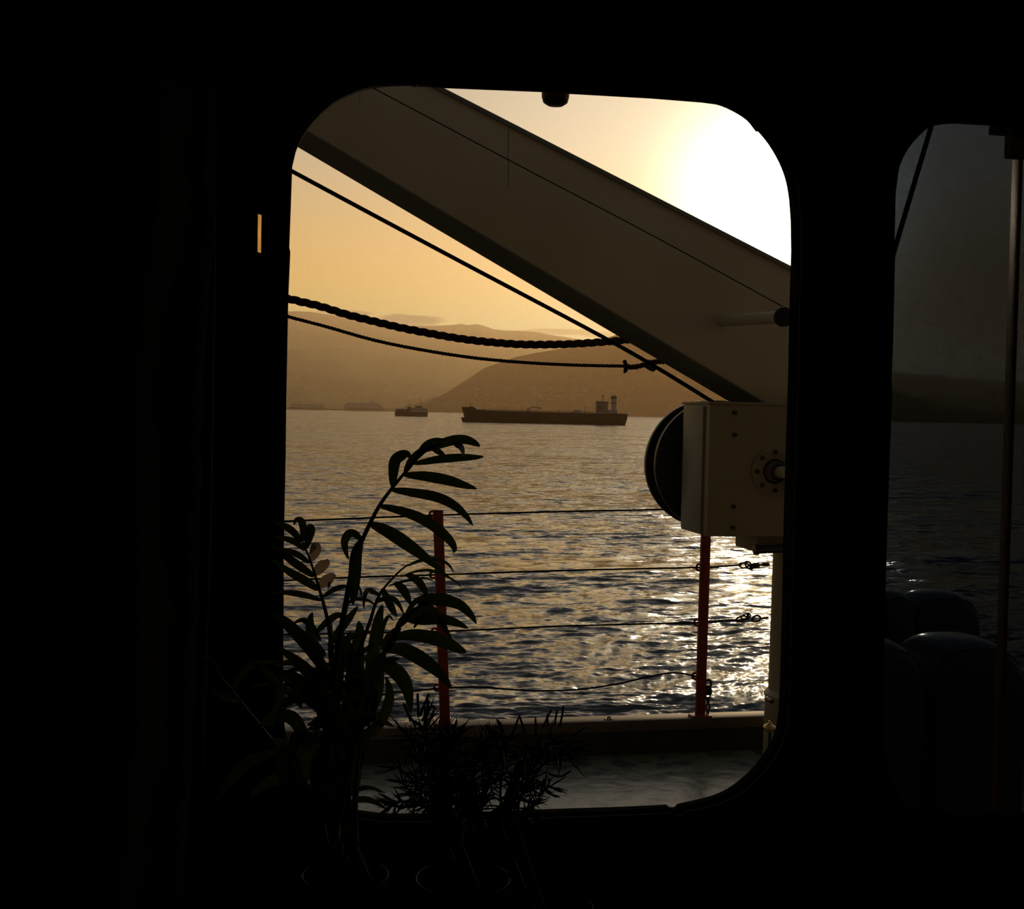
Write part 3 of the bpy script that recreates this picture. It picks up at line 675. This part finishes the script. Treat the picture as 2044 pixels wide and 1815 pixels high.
C = ([(660,1600),(680,1460),(700,1345),(722,1285),(737,1245),(748,1210),(758,1187),(770,1170),(795,1143),(815,1127)],
 [([(763,1174),(775,1200),(785,1220),(793,1232)],8),([(788,1163),(803,1175),(813,1192),(820,1208)],9),([(812,1147),(832,1158),(846,1176),(854,1194)],8.5),
  ([(750,1203),(765,1196),(785,1196),(797,1208),(808,1230)],6),([(760,1190),(745,1182),(733,1180),(727,1195),(726,1217)],5.5),([(749,1208),(735,1199),(715,1196),(703,1198),(690,1212),(683,1235)],3.5),
  ([(775,1170),(800,1162),(825,1157),(850,1155),(870,1163)],3),([(800,1152),(830,1141),(860,1139),(890,1150),(912,1163),(922,1174)],3),
  ([(812,1130),(840,1119),(872,1116),(896,1128),(906,1145)],4),([(700,1175),(712,1170),(720,1180),(722,1200)],3)])
Dd = ([(680,1600),(705,1500),(730,1420),(742,1370),(760,1320),(785,1270),(810,1236),(835,1212),(860,1201)],
 [([(834,1206),(862,1199),(892,1200),(918,1208),(940,1228),(951,1246)],11),([(812,1237),(840,1238),(880,1236),(912,1244),(935,1255)],10.5),
  ([(785,1274),(820,1268),(860,1273),(895,1285),(918,1297),(931,1302)],13),([(768,1296),(800,1296),(830,1309),(860,1329),(885,1352),(902,1376)],14),
  ([(742,1322),(765,1320),(785,1316),(798,1315)],6),([(745,1322),(780,1333),(803,1355),(815,1385),(820,1425)],15),
  ([(822,1228),(850,1212),(875,1228),(890,1258),(904,1280)],7),([(800,1250),(828,1220),(858,1192),(888,1187),(915,1200),(938,1232)],2.5),
  ([(826,1254),(850,1222),(872,1238),(900,1272)],5),([(760,1290),(764,1255),(775,1231),(786,1240)],4),([(805,1240),(825,1205),(850,1190),(870,1185)],5),
  ([(790,1256),(812,1232),(840,1216),(862,1212)],9),([(765,1300),(782,1272),(800,1250)],12),([(740,1375),(750,1335),(770,1298)],14)])
E = ([(640,1600),(655,1520),(665,1450),(670,1400)],
 [([(660,1400),(640,1330),(622,1270),(619,1240),(624,1222)],11),([(655,1290),(680,1256),(700,1230),(715,1210)],8.5),([(632,1262),(655,1240),(676,1228),(692,1238)],7.5),
  ([(640,1280),(622,1250),(604,1238),(585,1245)],6.5),([(672,1380),(630,1310),(590,1262),(560,1235),(535,1222)],13),([(650,1310),(615,1275),(575,1243)],9),
  ([(665,1420),(630,1360),(595,1322),(550,1290)],13),([(668,1460),(620,1385),(585,1350),(540,1340)],12),([(655,1440),(620,1395),(590,1370),(550,1368)],8),
  ([(660,1440),(610,1395),(570,1405),(548,1450)],10),([(695,1450),(712,1380),(700,1310),(680,1262)],17),([(690,1480),(735,1420),(755,1370),(762,1330)],15),
  ([(668,1360),(660,1300),(662,1238)],6),([(668,1300),(695,1275),(725,1264),(742,1262)],6),([(735,1450),(718,1370),(712,1310),(718,1262),(716,1240)],15),
  ([(720,1440),(738,1350),(750,1270),(757,1230),(764,1207)],13),([(680,1400),(675,1340),(690,1290),(700,1260)],12),([(745,1470),(768,1425),(778,1385),(770,1350)],11),
  ([(640,1480),(600,1470),(585,1490),(575,1540)],13),([(620,1500),(590,1440),(560,1430),(530,1450)],14)])
Fr = ([(630,1650),(600,1560),(560,1500),(520,1450),(480,1400),(440,1350)],
 [([(520,1450),(560,1400),(540,1350),(480,1310)],9),([(480,1400),(450,1390),(420,1380)],8),([(560,1500),(500,1520),(450,1570),(430,1600)],12),([(540,1480),(580,1500),(600,1560)],13),
  ([(600,1560),(540,1560),(500,1590)],12),([(460,1380),(500,1330),(560,1320)],7),([(440,1350),(425,1320),(405,1310)],5),([(600,1570),(620,1500),(590,1450)],16),([(610,1600),(650,1540),(640,1480)],18)])
Gg = ([(690,1640),(705,1600)],
 [([(695,1590),(715,1576),(740,1573),(770,1584)],5),([(695,1604),(720,1596),(745,1600),(772,1616)],6.5),([(690,1590),(700,1540),(690,1490)],22),([(660,1600),(640,1540),(650,1480)],24),
  ([(650,1640),(610,1600),(590,1560),(585,1500)],24),([(690,1530),(725,1480),(750,1440)],12),([(670,1560),(690,1500),(720,1440)],20),([(640,1620),(600,1590),(570,1540),(565,1480)],22),([(680,1640),(665,1580),(670,1500)],26)])
for k, (fr_, v, vb) in enumerate(((A, 1.14, -.06), (B, 1.20, -.05), (C, 1.17, .03), (Dd, 1.12, -.04), (E, 1.18, 0), (Fr, 1.22, 0), (Gg, 1.16, 0))):
    frond(fr_[0], fr_[1], v, .0030 if k in (0, 3) else .0024, vb=vb)
random.seed(5)
tuft = []
for k in range(26):                                 # short inner leaves crossing in the crown
    x0, y0 = random.uniform(600, 730), random.uniform(1340, 1500); q = random.choice((-1, -1, 1)) * random.uniform(.2, 1.1); L_ = random.uniform(70, 130)
    if x0 > 700: q = -abs(q)
    tuft.append(([(x0, y0), (x0 + L_ * .5 * math.sin(q), y0 - L_ * .5 * math.cos(q)), (x0 + L_ * .95 * math.sin(q * 1.35), y0 - L_ * .85 * math.cos(q * 1.35) + 8)], random.uniform(6, 10)))
frond([(640,1600),(655,1500),(660,1420)], tuft, 1.2, .0024)
for k in range(13):                                 # bare canes between soil and crown
    xt = random.uniform(600, 745); yt = random.uniform(1390, 1480); v = random.uniform(1.12, 1.22)
    frond([(xt * .5 + 340 + random.uniform(-10, 10), 1600), (xt, yt)], [([(xt, yt + 30), (xt + random.uniform(-40, 30), yt - 30), (xt + random.uniform(-70, 60), yt - 40)], 7)], v, .0022)

def fern(root, base, stems, v, r=.0016):
    for st_ in stems:
        pts, dens, ln = st_; vv = v + random.uniform(-.06, .05)
        sp = spline([base + Vector((random.uniform(-.02, .02), random.uniform(-.02, .02), 0))] + [P(x, y, vv) for x, y in pts], 8)
        s = MB().tube(sp, [r * (1.2 - .8 * i / len(sp)) for i in range(len(sp))], 6).build('fern_stem', 'stem', root, 50)
        mb = MB()
        n0 = int(len(sp) * .3)
        for i in range(n0, len(sp)):
            for k in range(max(1, int(dens * .62 + random.random()))):
                p = sp[i].lerp(sp[max(i - 1, 0)], random.random()); tg = (sp[min(i + 1, len(sp) - 1)] - sp[i - 1]).normalized()
                d = (Vector((random.uniform(-1, 1), random.uniform(-.8, .8), random.uniform(-1, 1))).normalized() + tg * .75).normalized()
                L_ = ln * 1.1 * SPX * random.uniform(.6, 1.15); c = Vector((0, 0, -1)) * L_ * .15 * random.uniform(-.5, 1.5)
                mb.tube([p, p + d * L_ * .5 + c * .3, p + d * L_ + c], [.0007, .0009, .0002], 4)
        mb.build('needles', 'fern', s, 60)
f1 = P(925, 1752, 1.14); FB = Vector((f1.x, 1.14, CZ))
fn = empty('potted_fern', FB, 'potted asparagus fern with fine needles, right of the palm', 'plant')
pot(fn, FB, 97 * SPX, f1.z)
fb = FB + Vector((0, 0, f1.z - CZ - .02))
fern(fn, fb, [([(900,1650),(870,1560),(850,1490),(846,1450)],5,55), ([(890,1640),(850,1560),(830,1500),(815,1470)],4,50), ([(905,1640),(880,1550),(875,1480),(880,1470)],5,50),
              ([(880,1660),(840,1600),(810,1570),(795,1530)],3,45), ([(880,1660),(845,1610),(800,1600),(780,1610)],4,40), ([(920,1640),(915,1570),(905,1510),(900,1470)],7,48),
              ([(930,1640),(940,1570),(955,1510),(980,1470)],6,50), ([(935,1650),(960,1590),(985,1530),(1010,1480)],5,50), ([(940,1660),(960,1610),(975,1560),(960,1500)],7,42),
              ([(900,1650),(895,1600),(880,1560),(930,1520)],9,40), ([(915,1650),(930,1600),(920,1560),(890,1530)],9,42), ([(930,1650),(945,1620),(935,1580),(900,1560)],9,38),
              ([(905,1650),(880,1610),(865,1580),(880,1545)],6,38), ([(880,1650),(860,1610),(838,1585),(830,1540)],3,50)], 1.13)
f2 = P(1120, 1800, 1.12); GB = Vector((f2.x, 1.10, CZ))
fn2 = empty('potted_fern', GB, 'sparser potted asparagus fern standing right of the larger fern', 'plant')
pot(fn2, GB, 55 * SPX, f2.z + .004)
fb2 = GB + Vector((-.01, 0, .02))
for st_ in ([(985,1660),(1008,1610),(1024,1560),(1036,1520)], [(1000,1660),(1020,1610),(1030,1560),(1042,1515)]):
    MB().tube(spline([fb2] + [P(x, y, 1.09) for x, y in st_], 6), [.0032] * 24 + [.0012], 8).build('fern_stem', 'stem', fn2, 50)
nd = MB()
for a_ in ([(1035,1560),(1060,1575),(1079,1588)],[(1075,1560),(1095,1580),(1110,1592)],[(1085,1555),(1090,1580),(1118,1592)],[(1040,1590),(1060,1602),(1084,1593)],[(1050,1620),(1064,1587)],[(1040,1625),(1070,1602)],[(1095,1545),(1120,1550),(1140,1538)],
           [(1134,1478),(1135,1500),(1142,1518)],[(1134,1496),(1155,1508)],[(1090,1480),(1088,1505)],[(1100,1480),(1098,1512)],[(1060,1500),(1082,1480)]):
    q = px2w(a_, 1.07); nd.tube(spline(q, 4), [.0011] * (4 * (len(q) - 1)) + [.0003] if len(q) > 2 else [.0011] * 4 + [.0003], 5)
nd.build('drooping_needles', 'fern', fn2, 50)
fern(fn2, fb2, [([(1010,1640),(1025,1580),(1040,1530),(1060,1505)],3,52), ([(1015,1640),(1032,1590),(1048,1545),(1075,1500)],3,55), ([(1030,1640),(1050,1560),(1090,1490),(1105,1490)],4,55),
                ([(1035,1640),(1060,1560),(1110,1500),(1125,1500)],2,60), ([(1010,1640),(1000,1560),(1010,1500),(1000,1500)],3,55), ([(1050,1660),(1060,1620),(1085,1580),(1100,1570)],2,40)], 1.1)
nd = MB()
for a_ in ([(1022,1470),(1037,1428)],[(1036,1428),(1050,1468)],[(998,1450),(992,1437)],[(1004,1462),(1001,1448),(991,1436)],[(1070,1468),(1069,1430)],[(1084,1452),(1094,1430),(1101,1417)],
           [(1107,1448),(1110,1430),(1113,1417)],[(1117,1452),(1122,1430),(1125,1408)],[(1094,1450),(1092,1424)],[(968,1448),(985,1460),(1000,1470)],[(1140,1470),(1170,1452)],[(1132,1480),(1150,1462)]):
    q = px2w(a_, 1.09); nd.tube(spline(q, 4), [.0011] * (4 * (len(q) - 1)) + [.0003] if len(q) > 2 else [.0011] * 4 + [.0003], 5)
nd.build('long_needles', 'fern', fn2, 50)
nd = MB()
for a_ in ([(836,1430),(834,1400),(834,1384)],[(838,1430),(848,1405),(857,1384)],[(842,1440),(860,1410),(870,1417)],[(850,1460),(862,1430),(867,1418)],[(830,1450),(815,1425),(805,1404)],[(820,1440),(808,1405)],
           [(846,1455),(852,1420),(855,1396)],[(878,1452),(878,1436)],[(900,1455),(912,1446)]):
    q = px2w(a_, 1.10); nd.tube(spline(q, 4), [.0013] * (4 * (len(q) - 1)) + [.0003] if len(q) > 2 else [.0013] * 4 + [.0003], 5)
nd.build('long_needles', 'fern', fn, 50)

# ------------------------------------------------------------------ the sea
def sea():
    H = 12.0; rng = np.random.default_rng(3)
    dy = np.concatenate([np.array([2.9, 3.3, 3.8, 4.4, 5.2, 6.2]), np.arange(7.2, 60, 1.0), np.arange(60, 840, 1.15), np.geomspace(845, 3500, 14)])
    r = (H * F / dy)[::-1]
    a_f = np.radians(np.arange(-16, 27, .036)); a_l = np.radians(np.linspace(-170, -16.2, 60)); a_r = np.radians(np.linspace(27.2, 190, 60))
    az = np.concatenate([a_l, a_f, a_r]) + TH
    Rg, Ag = np.meshgrid(r, az, indexing='ij')
    X = Rg * np.sin(Ag); Y = Rg * np.cos(Ag)
    dr = np.gradient(r)[:, None]; Zs = np.zeros_like(X)
    NW = 130
    lam = np.exp(rng.uniform(math.log(.28), math.log(9), NW))
    th = rng.normal(0, .55, NW) + PI / 2 + .22
    amp = .0050 * lam ** .48
    amp[lam > 4] *= .7
    ph = rng.uniform(0, 2 * PI, NW)
    wx = np.linspace(0, 0, 1)
    # slow domain warp keeps the sum from looking regular
    Xw = X + 1.1 * np.sin(Y * .11 + 1.3) + .8 * np.sin(X * .17 + Y * .05); Yw = Y + 1.2 * np.sin(X * .09 + .4) + .5 * np.sin(X * .31 - Y * .07)
    for l, t, a, p in zip(lam, th, amp, ph):
        k = 2 * PI / l; s = np.clip((l / dr - 2.0) / 3.0, 0, 1)
        rows = np.nonzero(s[:, 0] > 0)[0]
        if len(rows) == 0: continue
        sl = slice(rows[0], rows[-1] + 1)
        c = np.sin(k * (Xw[sl] * math.cos(t) + Yw[sl] * math.sin(t)) + p)
        Zs[sl] += a * s[sl] * (c + .35 * np.abs(c) ** 2 * 1.0)
    gust = .8 + .35 * np.sin(X * .021 + 1) * np.sin(Y * .013 + 2)
    Zs *= gust
    Zs[:6] = 0; Zs += ZSEA
    nr, nc = X.shape
    co = np.stack([X, Y, Zs], -1).reshape(-1, 3).astype(np.float32)
    i = np.arange(nr - 1)[:, None] * nc + np.arange(nc - 1)[None]
    f = np.stack([i, i + 1, i + nc + 1, i + nc], -1).reshape(-1, 4)[:, ::-1]
    me = bpy.data.meshes.new('sea'); me.vertices.add(len(co)); me.vertices.foreach_set('co', co.ravel())
    me.loops.add(f.size); me.loops.foreach_set('vertex_index', f.ravel().astype(np.int32))
    me.polygons.add(len(f)); me.polygons.foreach_set('loop_start', (np.arange(len(f)) * 4).astype(np.int32)); me.polygons.foreach_set('loop_total', np.full(len(f), 4, np.int32))
    me.update(calc_edges=True); me.polygons.foreach_set('use_smooth', np.ones(len(f), bool))
    o = bpy.data.objects.new('sea', me); COL.objects.link(o); me.materials.append(MT['sea']); tag(o, kind='structure')
    if me.polygons[len(me.polygons) // 2].normal.z < 0: me.flip_normals()
sea()

# ------------------------------------------------------------------ land
def interp(tab, x):
    xs, ys = zip(*tab); return float(np.interp(x, xs, ys))
def terrain(name, tab, r0, r1, m, amp, seed, x0=-300, x1=2600, foot=None):
    nx, nt = 420, 46; vs = []
    for i in range(nx):
        px = x0 + (x1 - x0) * i / (nx - 1); top = PR(px, interp(tab, px), r1); d = Vector((top.x, top.y, 0)).normalized(); zr = top.z - ZSEA
        s_ = max(0., min(1., zr / 60))
        for j in range(nt):
            t = j / (nt - 8)
            if t <= 1: h = zr * (t ** 1.15); rr = r0 + (r1 - r0) * t
            else: h = zr * max(0, 1 - (t - 1) * 3); rr = r1 + (t - 1) * (r1 - r0)
            p = d * rr
            nz = mnoise.fractal(Vector((p.x * .0011 + seed, p.y * .0011, 0)), .9, 2.1, 6)
            fine = mnoise.fractal(Vector((p.x * .006 + seed, p.y * .006, 3)), .8, 2.1, 4)
            e = min(1, t * 6) * (1 if t > 1 else (1 - .93 * t ** 3))
            z = ZSEA - 2 + max(0, h) + (nz * amp * e + fine * 9 * min(1, t * 4) * (.35 if .93 < t < 1.05 else 1)) * s_
            if j == 0: z = ZSEA - 8
            vs.append((p.x, p.y, z))
    fs = [(i * nt + j, (i + 1) * nt + j, (i + 1) * nt + j + 1, i * nt + j + 1) for i in range(nx - 1) for j in range(nt - 1)]
    o = MB().add(vs, fs).build(name, m, None, smooth=60); tag(o, kind='structure'); return o
FAR = [(-300,560),(400,600),(500,612),(575,621),(620,622),(650,627),(700,633),(750,643),(800,650),(860,651),(905,649),(920,646),(935,649),(950,646),(965,650),(985,657),(1010,659),(1050,660),(1080,664),(1100,668),(1150,676),(1200,682),(1300,695),(1500,720),(2000,760),(2600,800)]
NEAR = [(-300,815),(700,818),(800,812),(850,800),(880,790),(907,776),(931,759),(968,734),(1000,722),(1029,713),(1070,704),(1100,699),(1150,690),(1190,680),(1230,668),(1260,660),(1350,645),(1450,640),(1600,700),(1750,770),(1900,812),(2000,828),(2100,834),(2600,842)]
far_hill = terrain('mountain_ridge', FAR, 9500, 17000, 'hill2', 120, 3.3)
near_hill = terrain('hillside', NEAR, 7250, 8600, 'hill', 45, 9.1)
# shoreline quay
qk = MB()
for i in range(60):
    xa = 300 + i * 25; r_ = 7150
    a, b = PR(xa, 815, r_), PR(xa + 25.5, 815, r_); h_ = 9 + 5 * mnoise.noise(Vector((i * .7, 0, 0)))
    d = Vector((a.x, a.y, 0)).normalized()
    qk.prism([Vector((a.x, a.y, ZSEA - 1)), Vector((b.x, b.y, ZSEA - 1)), Vector((b.x, b.y, ZSEA + h_)), Vector((a.x, a.y, ZSEA + h_))], d * 90)
tag(qk.build('quay', 'quay'), kind='structure')
# the town on the slopes: specks nobody could count
dg = bpy.context.evaluated_depsgraph_get(); bpy.context.view_layer.update()
tw = MB(); random.seed(21); k = 0
for _ in range(1700):
    px = random.uniform(560, 1420); py = 815 - abs(random.gauss(0, 40)) - 3
    if px > 1180 and random.random() < .75: continue
    if random.random() > .9 * (.35 + mnoise.noise(Vector((px * .02, py * .045, 5))) * 1.3): continue
    if py < 700: continue
    d = ray(px, py).normalized()
    best = None
    for hob in (near_hill, far_hill):
        ok, loc, nr_, _i = hob.ray_cast(EYE - hob.location, d)
        if ok and (best is None or loc.length < best.length): best = loc.copy()
    if best is None or best.z < ZSEA + 2: continue
    w, dd, h_ = random.uniform(9, 26), random.uniform(8, 16), random.uniform(5, 11)
    tw.box((best.x - w / 2, best.y - dd / 2, best.z - 4), (best.x + w / 2, best.y + dd / 2, best.z + h_)); k += 1
tag(tw.build('town_houses', 'town'), 'pale houses of the hazy town scattered over the far slopes', 'houses', kind='stuff')

# ------------------------------------------------------------------ ships
def shipframe(xa, ya, xb, yb, r):
    """origin at left waterline, unit vector along the ship, unit vector inward, metres per pixel"""
    a, b = PR(xa, ya, r), PR(xb, yb, r); a.z = b.z = ZSEA; u = (b - a); Lm = u.length; u.normalize(); w = Vector((-u.y, u.x, 0)); return a, u, w, Lm
def tanker():
    xa, xb = 919, 1253; r = H_r = 1300
    o, u, w, Lm = shipframe(xa, 843, xb, 851, r); m = Lm / (xb - xa); Bd = 26
    def X(px, h, s=0.): return o + u * ((px - xa) * m) + Z * h + w * (Bd / 2 + s)
    root = empty('tanker', o + u * Lm / 2, 'long dark tanker lying at anchor, bow to the left', 'ship')
    def half(px):                               # plan: pointed bow, full body, slightly narrow stern
        t = (px - xa) / (xb - xa); return Bd / 2 * min(1, max(.02, (t / .16)) ** .6) * (1 if t < .9 else 1 - (t - .9) * 2.2)
    def deckh(px): return interp([(919, 30 * m), (945, 30 * m), (955, 24.5 * m), (1000, 23.5 * m), (1180, 22.5 * m), (1253, 23 * m)], px)
    sts = [919.3, 922, 926, 932, 940, 946, 952, 960, 980, 1020, 1100, 1180, 1220, 1240, 1248, 1252.5]
    vs = []; n = 0
    for x in sts:
        hb = half(x); dh = deckh(x)
        stem = interp([(0, 926.5), (7 * m, 926), (30 * m, 919.3)], 0)
        for sgn in (1, -1):
            for f_, hh in ((.0 if x < 922 else .5, -3), (.92, 5 * m), (1, 14 * m), (1.02, dh)):
                lim = interp([(-3, 927), (5 * m, 926.2), (14 * m, 924), (30 * m, 919.3)], hh)
                xx = max(x, lim) if x < 932 else x
                xx = min(xx, interp([(-3, 1247), (3 * m, 1248), (8 * m, 1252), (30 * m, 1253)], hh))
                vs.append(X(xx, hh, sgn * hb * f_))
    fs = []
    for i in range(len(sts) - 1):
        for j in range(3):
            a = i * 8 + j; fs.append((a, a + 1, a + 9, a + 8)); a += 4; fs.append((a + 1, a, a + 8, a + 9))
        fs.append((i * 8 + 3, i * 8 + 7, i * 8 + 15, i * 8 + 11))
    e = (len(sts) - 1) * 8; fs += [(e, e + 1, e + 2, e + 3, e + 7, e + 6, e + 5, e + 4), (0, 1, 2, 3, 7, 6, 5, 4)]
    MB().add(vs, fs).build('hull', 'hull', root, smooth=30)
    MB().tube(spline([X(919.8, 4.0 * m), X(923, 4.6 * m), X(930, 4 * m), X(940, 3 * m)], 5), [.5, 2.2, 2.5, 2.7, 2.8, 2.8, 2.8, 2.8, 2.8, 2.8, 2.8, 2.8, 2.8, 2.8, 2.8, 2.8], 12).build('bulbous_bow', 'hullred', root, 50)
    def blk(nm, x0, x1, h0, h1, s0, s1, mm, par=root, bev=0):
        return MB().hexa([X(x0, h0 * m, s0), X(x1, h0 * m, s0), X(x1, h1 * m, s0), X(x0, h1 * m, s0)], w * (s1 - s0)).build(nm, mm, par, bevel=bev)
    dh0 = 22.0
    blk('forecastle', 935, 944, 29.5, 31, -5, 5, 'hull')
    mast = MB(); mast.tube([X(937, 29 * m), X(937, 36 * m)], .35, 6); mast.build('fore_mast', 'shipgrey', root)
    pm = MB()
    for s in (-3, 0, 3): pm.tube([X(955, 25.8 * m, s), X(1050, 25.2 * m, s), X(1185, 24.6 * m, s)], .35, 6)
    for x in range(960, 1186, 9): pm.tube([X(x, 22 * m, -4), X(x, 25.6 * m, -4), X(x, 25.6 * m, 4), X(x, 22 * m, 4)], .25, 5)
    pm.build('deck_piping', 'shipgrey', root)
    for x, h in ((965, 31), (992, 30), (1006, 31), (1040, 31), (1074, 29), (1116, 28)):
        MB().tube([X(x, 22 * m, -2), X(x, h * m, -2)], .28, 6).build('vent_post', 'shipgrey', root)
    cb = blk('manifold_house', 1050, 1058, 22, 29, -6, 0, 'white')
    MB().tube([X(1054, 28 * m, 4), X(1062, 33 * m, 4), X(1080, 30 * m, 4)], .5, 6).build('hose_crane', 'shipgrey', root)
    MB().tube([X(1168, 22 * m, 0), X(1168, 38 * m, 0)], .4, 6).build('derrick_post', 'white', root)
    blk('midship_store', 1144, 1160, 22, 28.5, -6, 6, 'white')
    br = blk('accommodation', 1189.5, 1213, 21.5, 42, -10, 10, 'white', bev=.2)
    blk('bridge', 1189, 1214, 42, 47, -13, 13, 'white', br, .2); blk('bridge_windows', 1188.8, 1213, 43.7, 45.3, -13.2, 13.2, 'darkglass', br)
    for hh in (26.5, 31, 35.5): blk('window_row', 1189.3, 1212, hh, hh + 1.5, -10.2, 10.2, 'darkglass', br)
    blk('red_panel', 1193, 1200, 31, 37, -10.5, -10.2, 'hullred', br)
    MB().tube([X(1203, 47 * m), X(1203, 59 * m)], .4, 6).build('radar_mast', 'shipgrey', br); blk('radar', 1200, 1207, 56, 57.2, -3, 3, 'shipgrey', br)
    blk('engine_casing', 1213, 1232, 21.5, 30, -9, 9, 'white')
    fu = blk('funnel', 1220, 1230.5, 30, 57, -4, 4, 'white', bev=.3)
    blk('funnel_band', 1219.8, 1230.7, 43, 45, -4.2, 4.2, 'hull', fu); blk('funnel_top', 1219.6, 1231, 53, 56, -4.3, 4.3, 'hull', fu)
    for x in (1222, 1225, 1228): MB().tube([X(x, 56 * m), X(x + .3, 60 * m)], .5, 8).build('exhaust', 'hull', fu)
tanker()
def coaster():
    xa, xb = 788, 854; o, u, w, Lm = shipframe(xa, 830.5, xb, 832, 2200); m = Lm / (xb - xa); Bd = 12
    def X(px, h, s=0.): return o + u * ((px - xa) * m) + Z * h + w * (Bd / 2 + s)
    root = empty('coaster', o + u * Lm / 2, 'small anchored ship with white upperworks, left of the tanker', 'ship')
    prof = [(788, -2), (788, 9.5), (800, 9), (825, 8.5), (846, 9), (854, 10.5), (853.5, -2)]
    vs = []
    for s, sc in ((-1, 1), (1, 1)):
        vs += [X(px, h * m, s * 6 * (.35 if px in (788, 854) else 1)) for px, h in prof]
    n = len(prof)
    MB().add(vs, [tuple(range(n))[::-1], tuple(range(n, 2 * n))] + [(i, (i + 1) % n, n + (i + 1) % n, n + i) for i in range(n)]).build('hull', 'hullred', root)
    def blk(nm, x0, x1, h0, h1, s, mm, par=root): return MB().hexa([X(x0, h0 * m, -s), X(x1, h0 * m, -s), X(x1, h1 * m, -s), X(x0, h1 * m, -s)], w * 2 * s).build(nm, mm, par)
    blk('deckhouse', 820, 853, 8.5, 17, 4.5, 'white'); b = blk('wheelhouse', 828, 843, 17, 21.5, 4, 'white')
    for x in range(823, 850, 5): blk('window', x, x + 1.4, 12.5, 14.5, 4.7, 'darkglass')
    blk('wheelhouse_windows', 828.5, 842.5, 18.3, 20, 4.1, 'darkglass', b)
    blk('deck_cargo', 790, 812, 9, 14.5, 4, 'shipgrey'); blk('bow_house', 812, 820, 8.5, 19, 3, 'shipgrey')
    MB().tube([X(839, 21 * m), X(839, 40 * m)], [.45, .25], 6).build('mast', 'hull', root)
    MB().tube([X(817, 18 * m), X(817, 26 * m)], [.4, .3], 6).build('fore_mast', 'hull', root)
    MB().tube([X(806, 14 * m), X(811, 24 * m)], [.3, .2], 6).build('derrick', 'hull', root)
coaster()
def ferry(xa, xb, y, hpx, r, label, sail=False):
    o, u, w, Lm = shipframe(xa, y, xb, y + 1.2, r); m = Lm / (xb - xa)
    def X(px, h, s=0.): return o + u * ((px - xa) * m) + Z * h + w * s
    root = empty('ferry', o + u * Lm / 2, label, 'ferry', 'white ferries moored along the far quay')
    n = xb - xa
    for nm, f0, f1, h0, h1, s, mm in (('hull', 0, 1, -.3, .38, 12, 'shipgrey'), ('car_deck', .01, .985, .38, .55, 12, 'ferry'), ('window_row', .04, .93, .55, .6, 11.8, 'darkglass'), ('passenger_deck', .03, .95, .60, .74, 11.5, 'ferry'),
                                      ('upper_window_row', .1, .86, .74, .78, 10.5, 'darkglass'), ('sun_deck', .09, .88, .78, .90, 10.5, 'ferry'), ('bridge', .62, .80, .90, 1.03, 9, 'ferry'), ('funnel', .3, .38, .90, 1.15, 3, 'ferry')):
        x0, x1 = xa + n * f0, xa + n * f1; sl = (h1 - h0) * hpx * .8
        MB().hexa([X(x0 + .3 * sl, h0 * hpx * m, -s), X(x1 - (.0 if h0 < .3 else sl), h0 * hpx * m, -s), X(x1 - sl * 1.3 + (sl * 1.3 if h0 < 0 else 0), h1 * hpx * m, -s), X(x0 + .3 * sl, h1 * hpx * m, -s)], w * 2 * s).build(nm, mm, root)
ferry(684, 768, 816.5, 19, 6300, 'large white ferry moored at the far quay, left of the small ship')
ferry(575, 652, 815.5, 14, 6500, 'low white ferry at the far left of the quay', True)

# ------------------------------------------------------------------ sea haze in front of the land
def haze(y0, y1, dens, label):
    vs = MB().box((-12000, y0, ZSEA - 20), (16000, y1, 1300)).mesh('haze'); o = bpy.data.objects.new('haze', vs); COL.objects.link(o)
    m = bpy.data.materials.new('sea_haze'); m.use_nodes = True; t = m.node_tree; t.nodes.clear()
    s = t.nodes.new('ShaderNodeVolumeScatter'); s.inputs['Color'].default_value = (.90, .585, .31, 1); s.inputs['Density'].default_value = dens; s.inputs['Anisotropy'].default_value = .62
    out = t.nodes.new('ShaderNodeOutputMaterial'); t.links.new(s.outputs[0], out.inputs['Volume']); vs.materials.append(m)
    tag(o, label, 'haze', kind='stuff')
haze(500, 8700, 5.0e-5, 'thin golden evening haze over the bay')
haze(8720, 21000, 1.15e-4, 'thicker golden haze before the far mountain ridge')
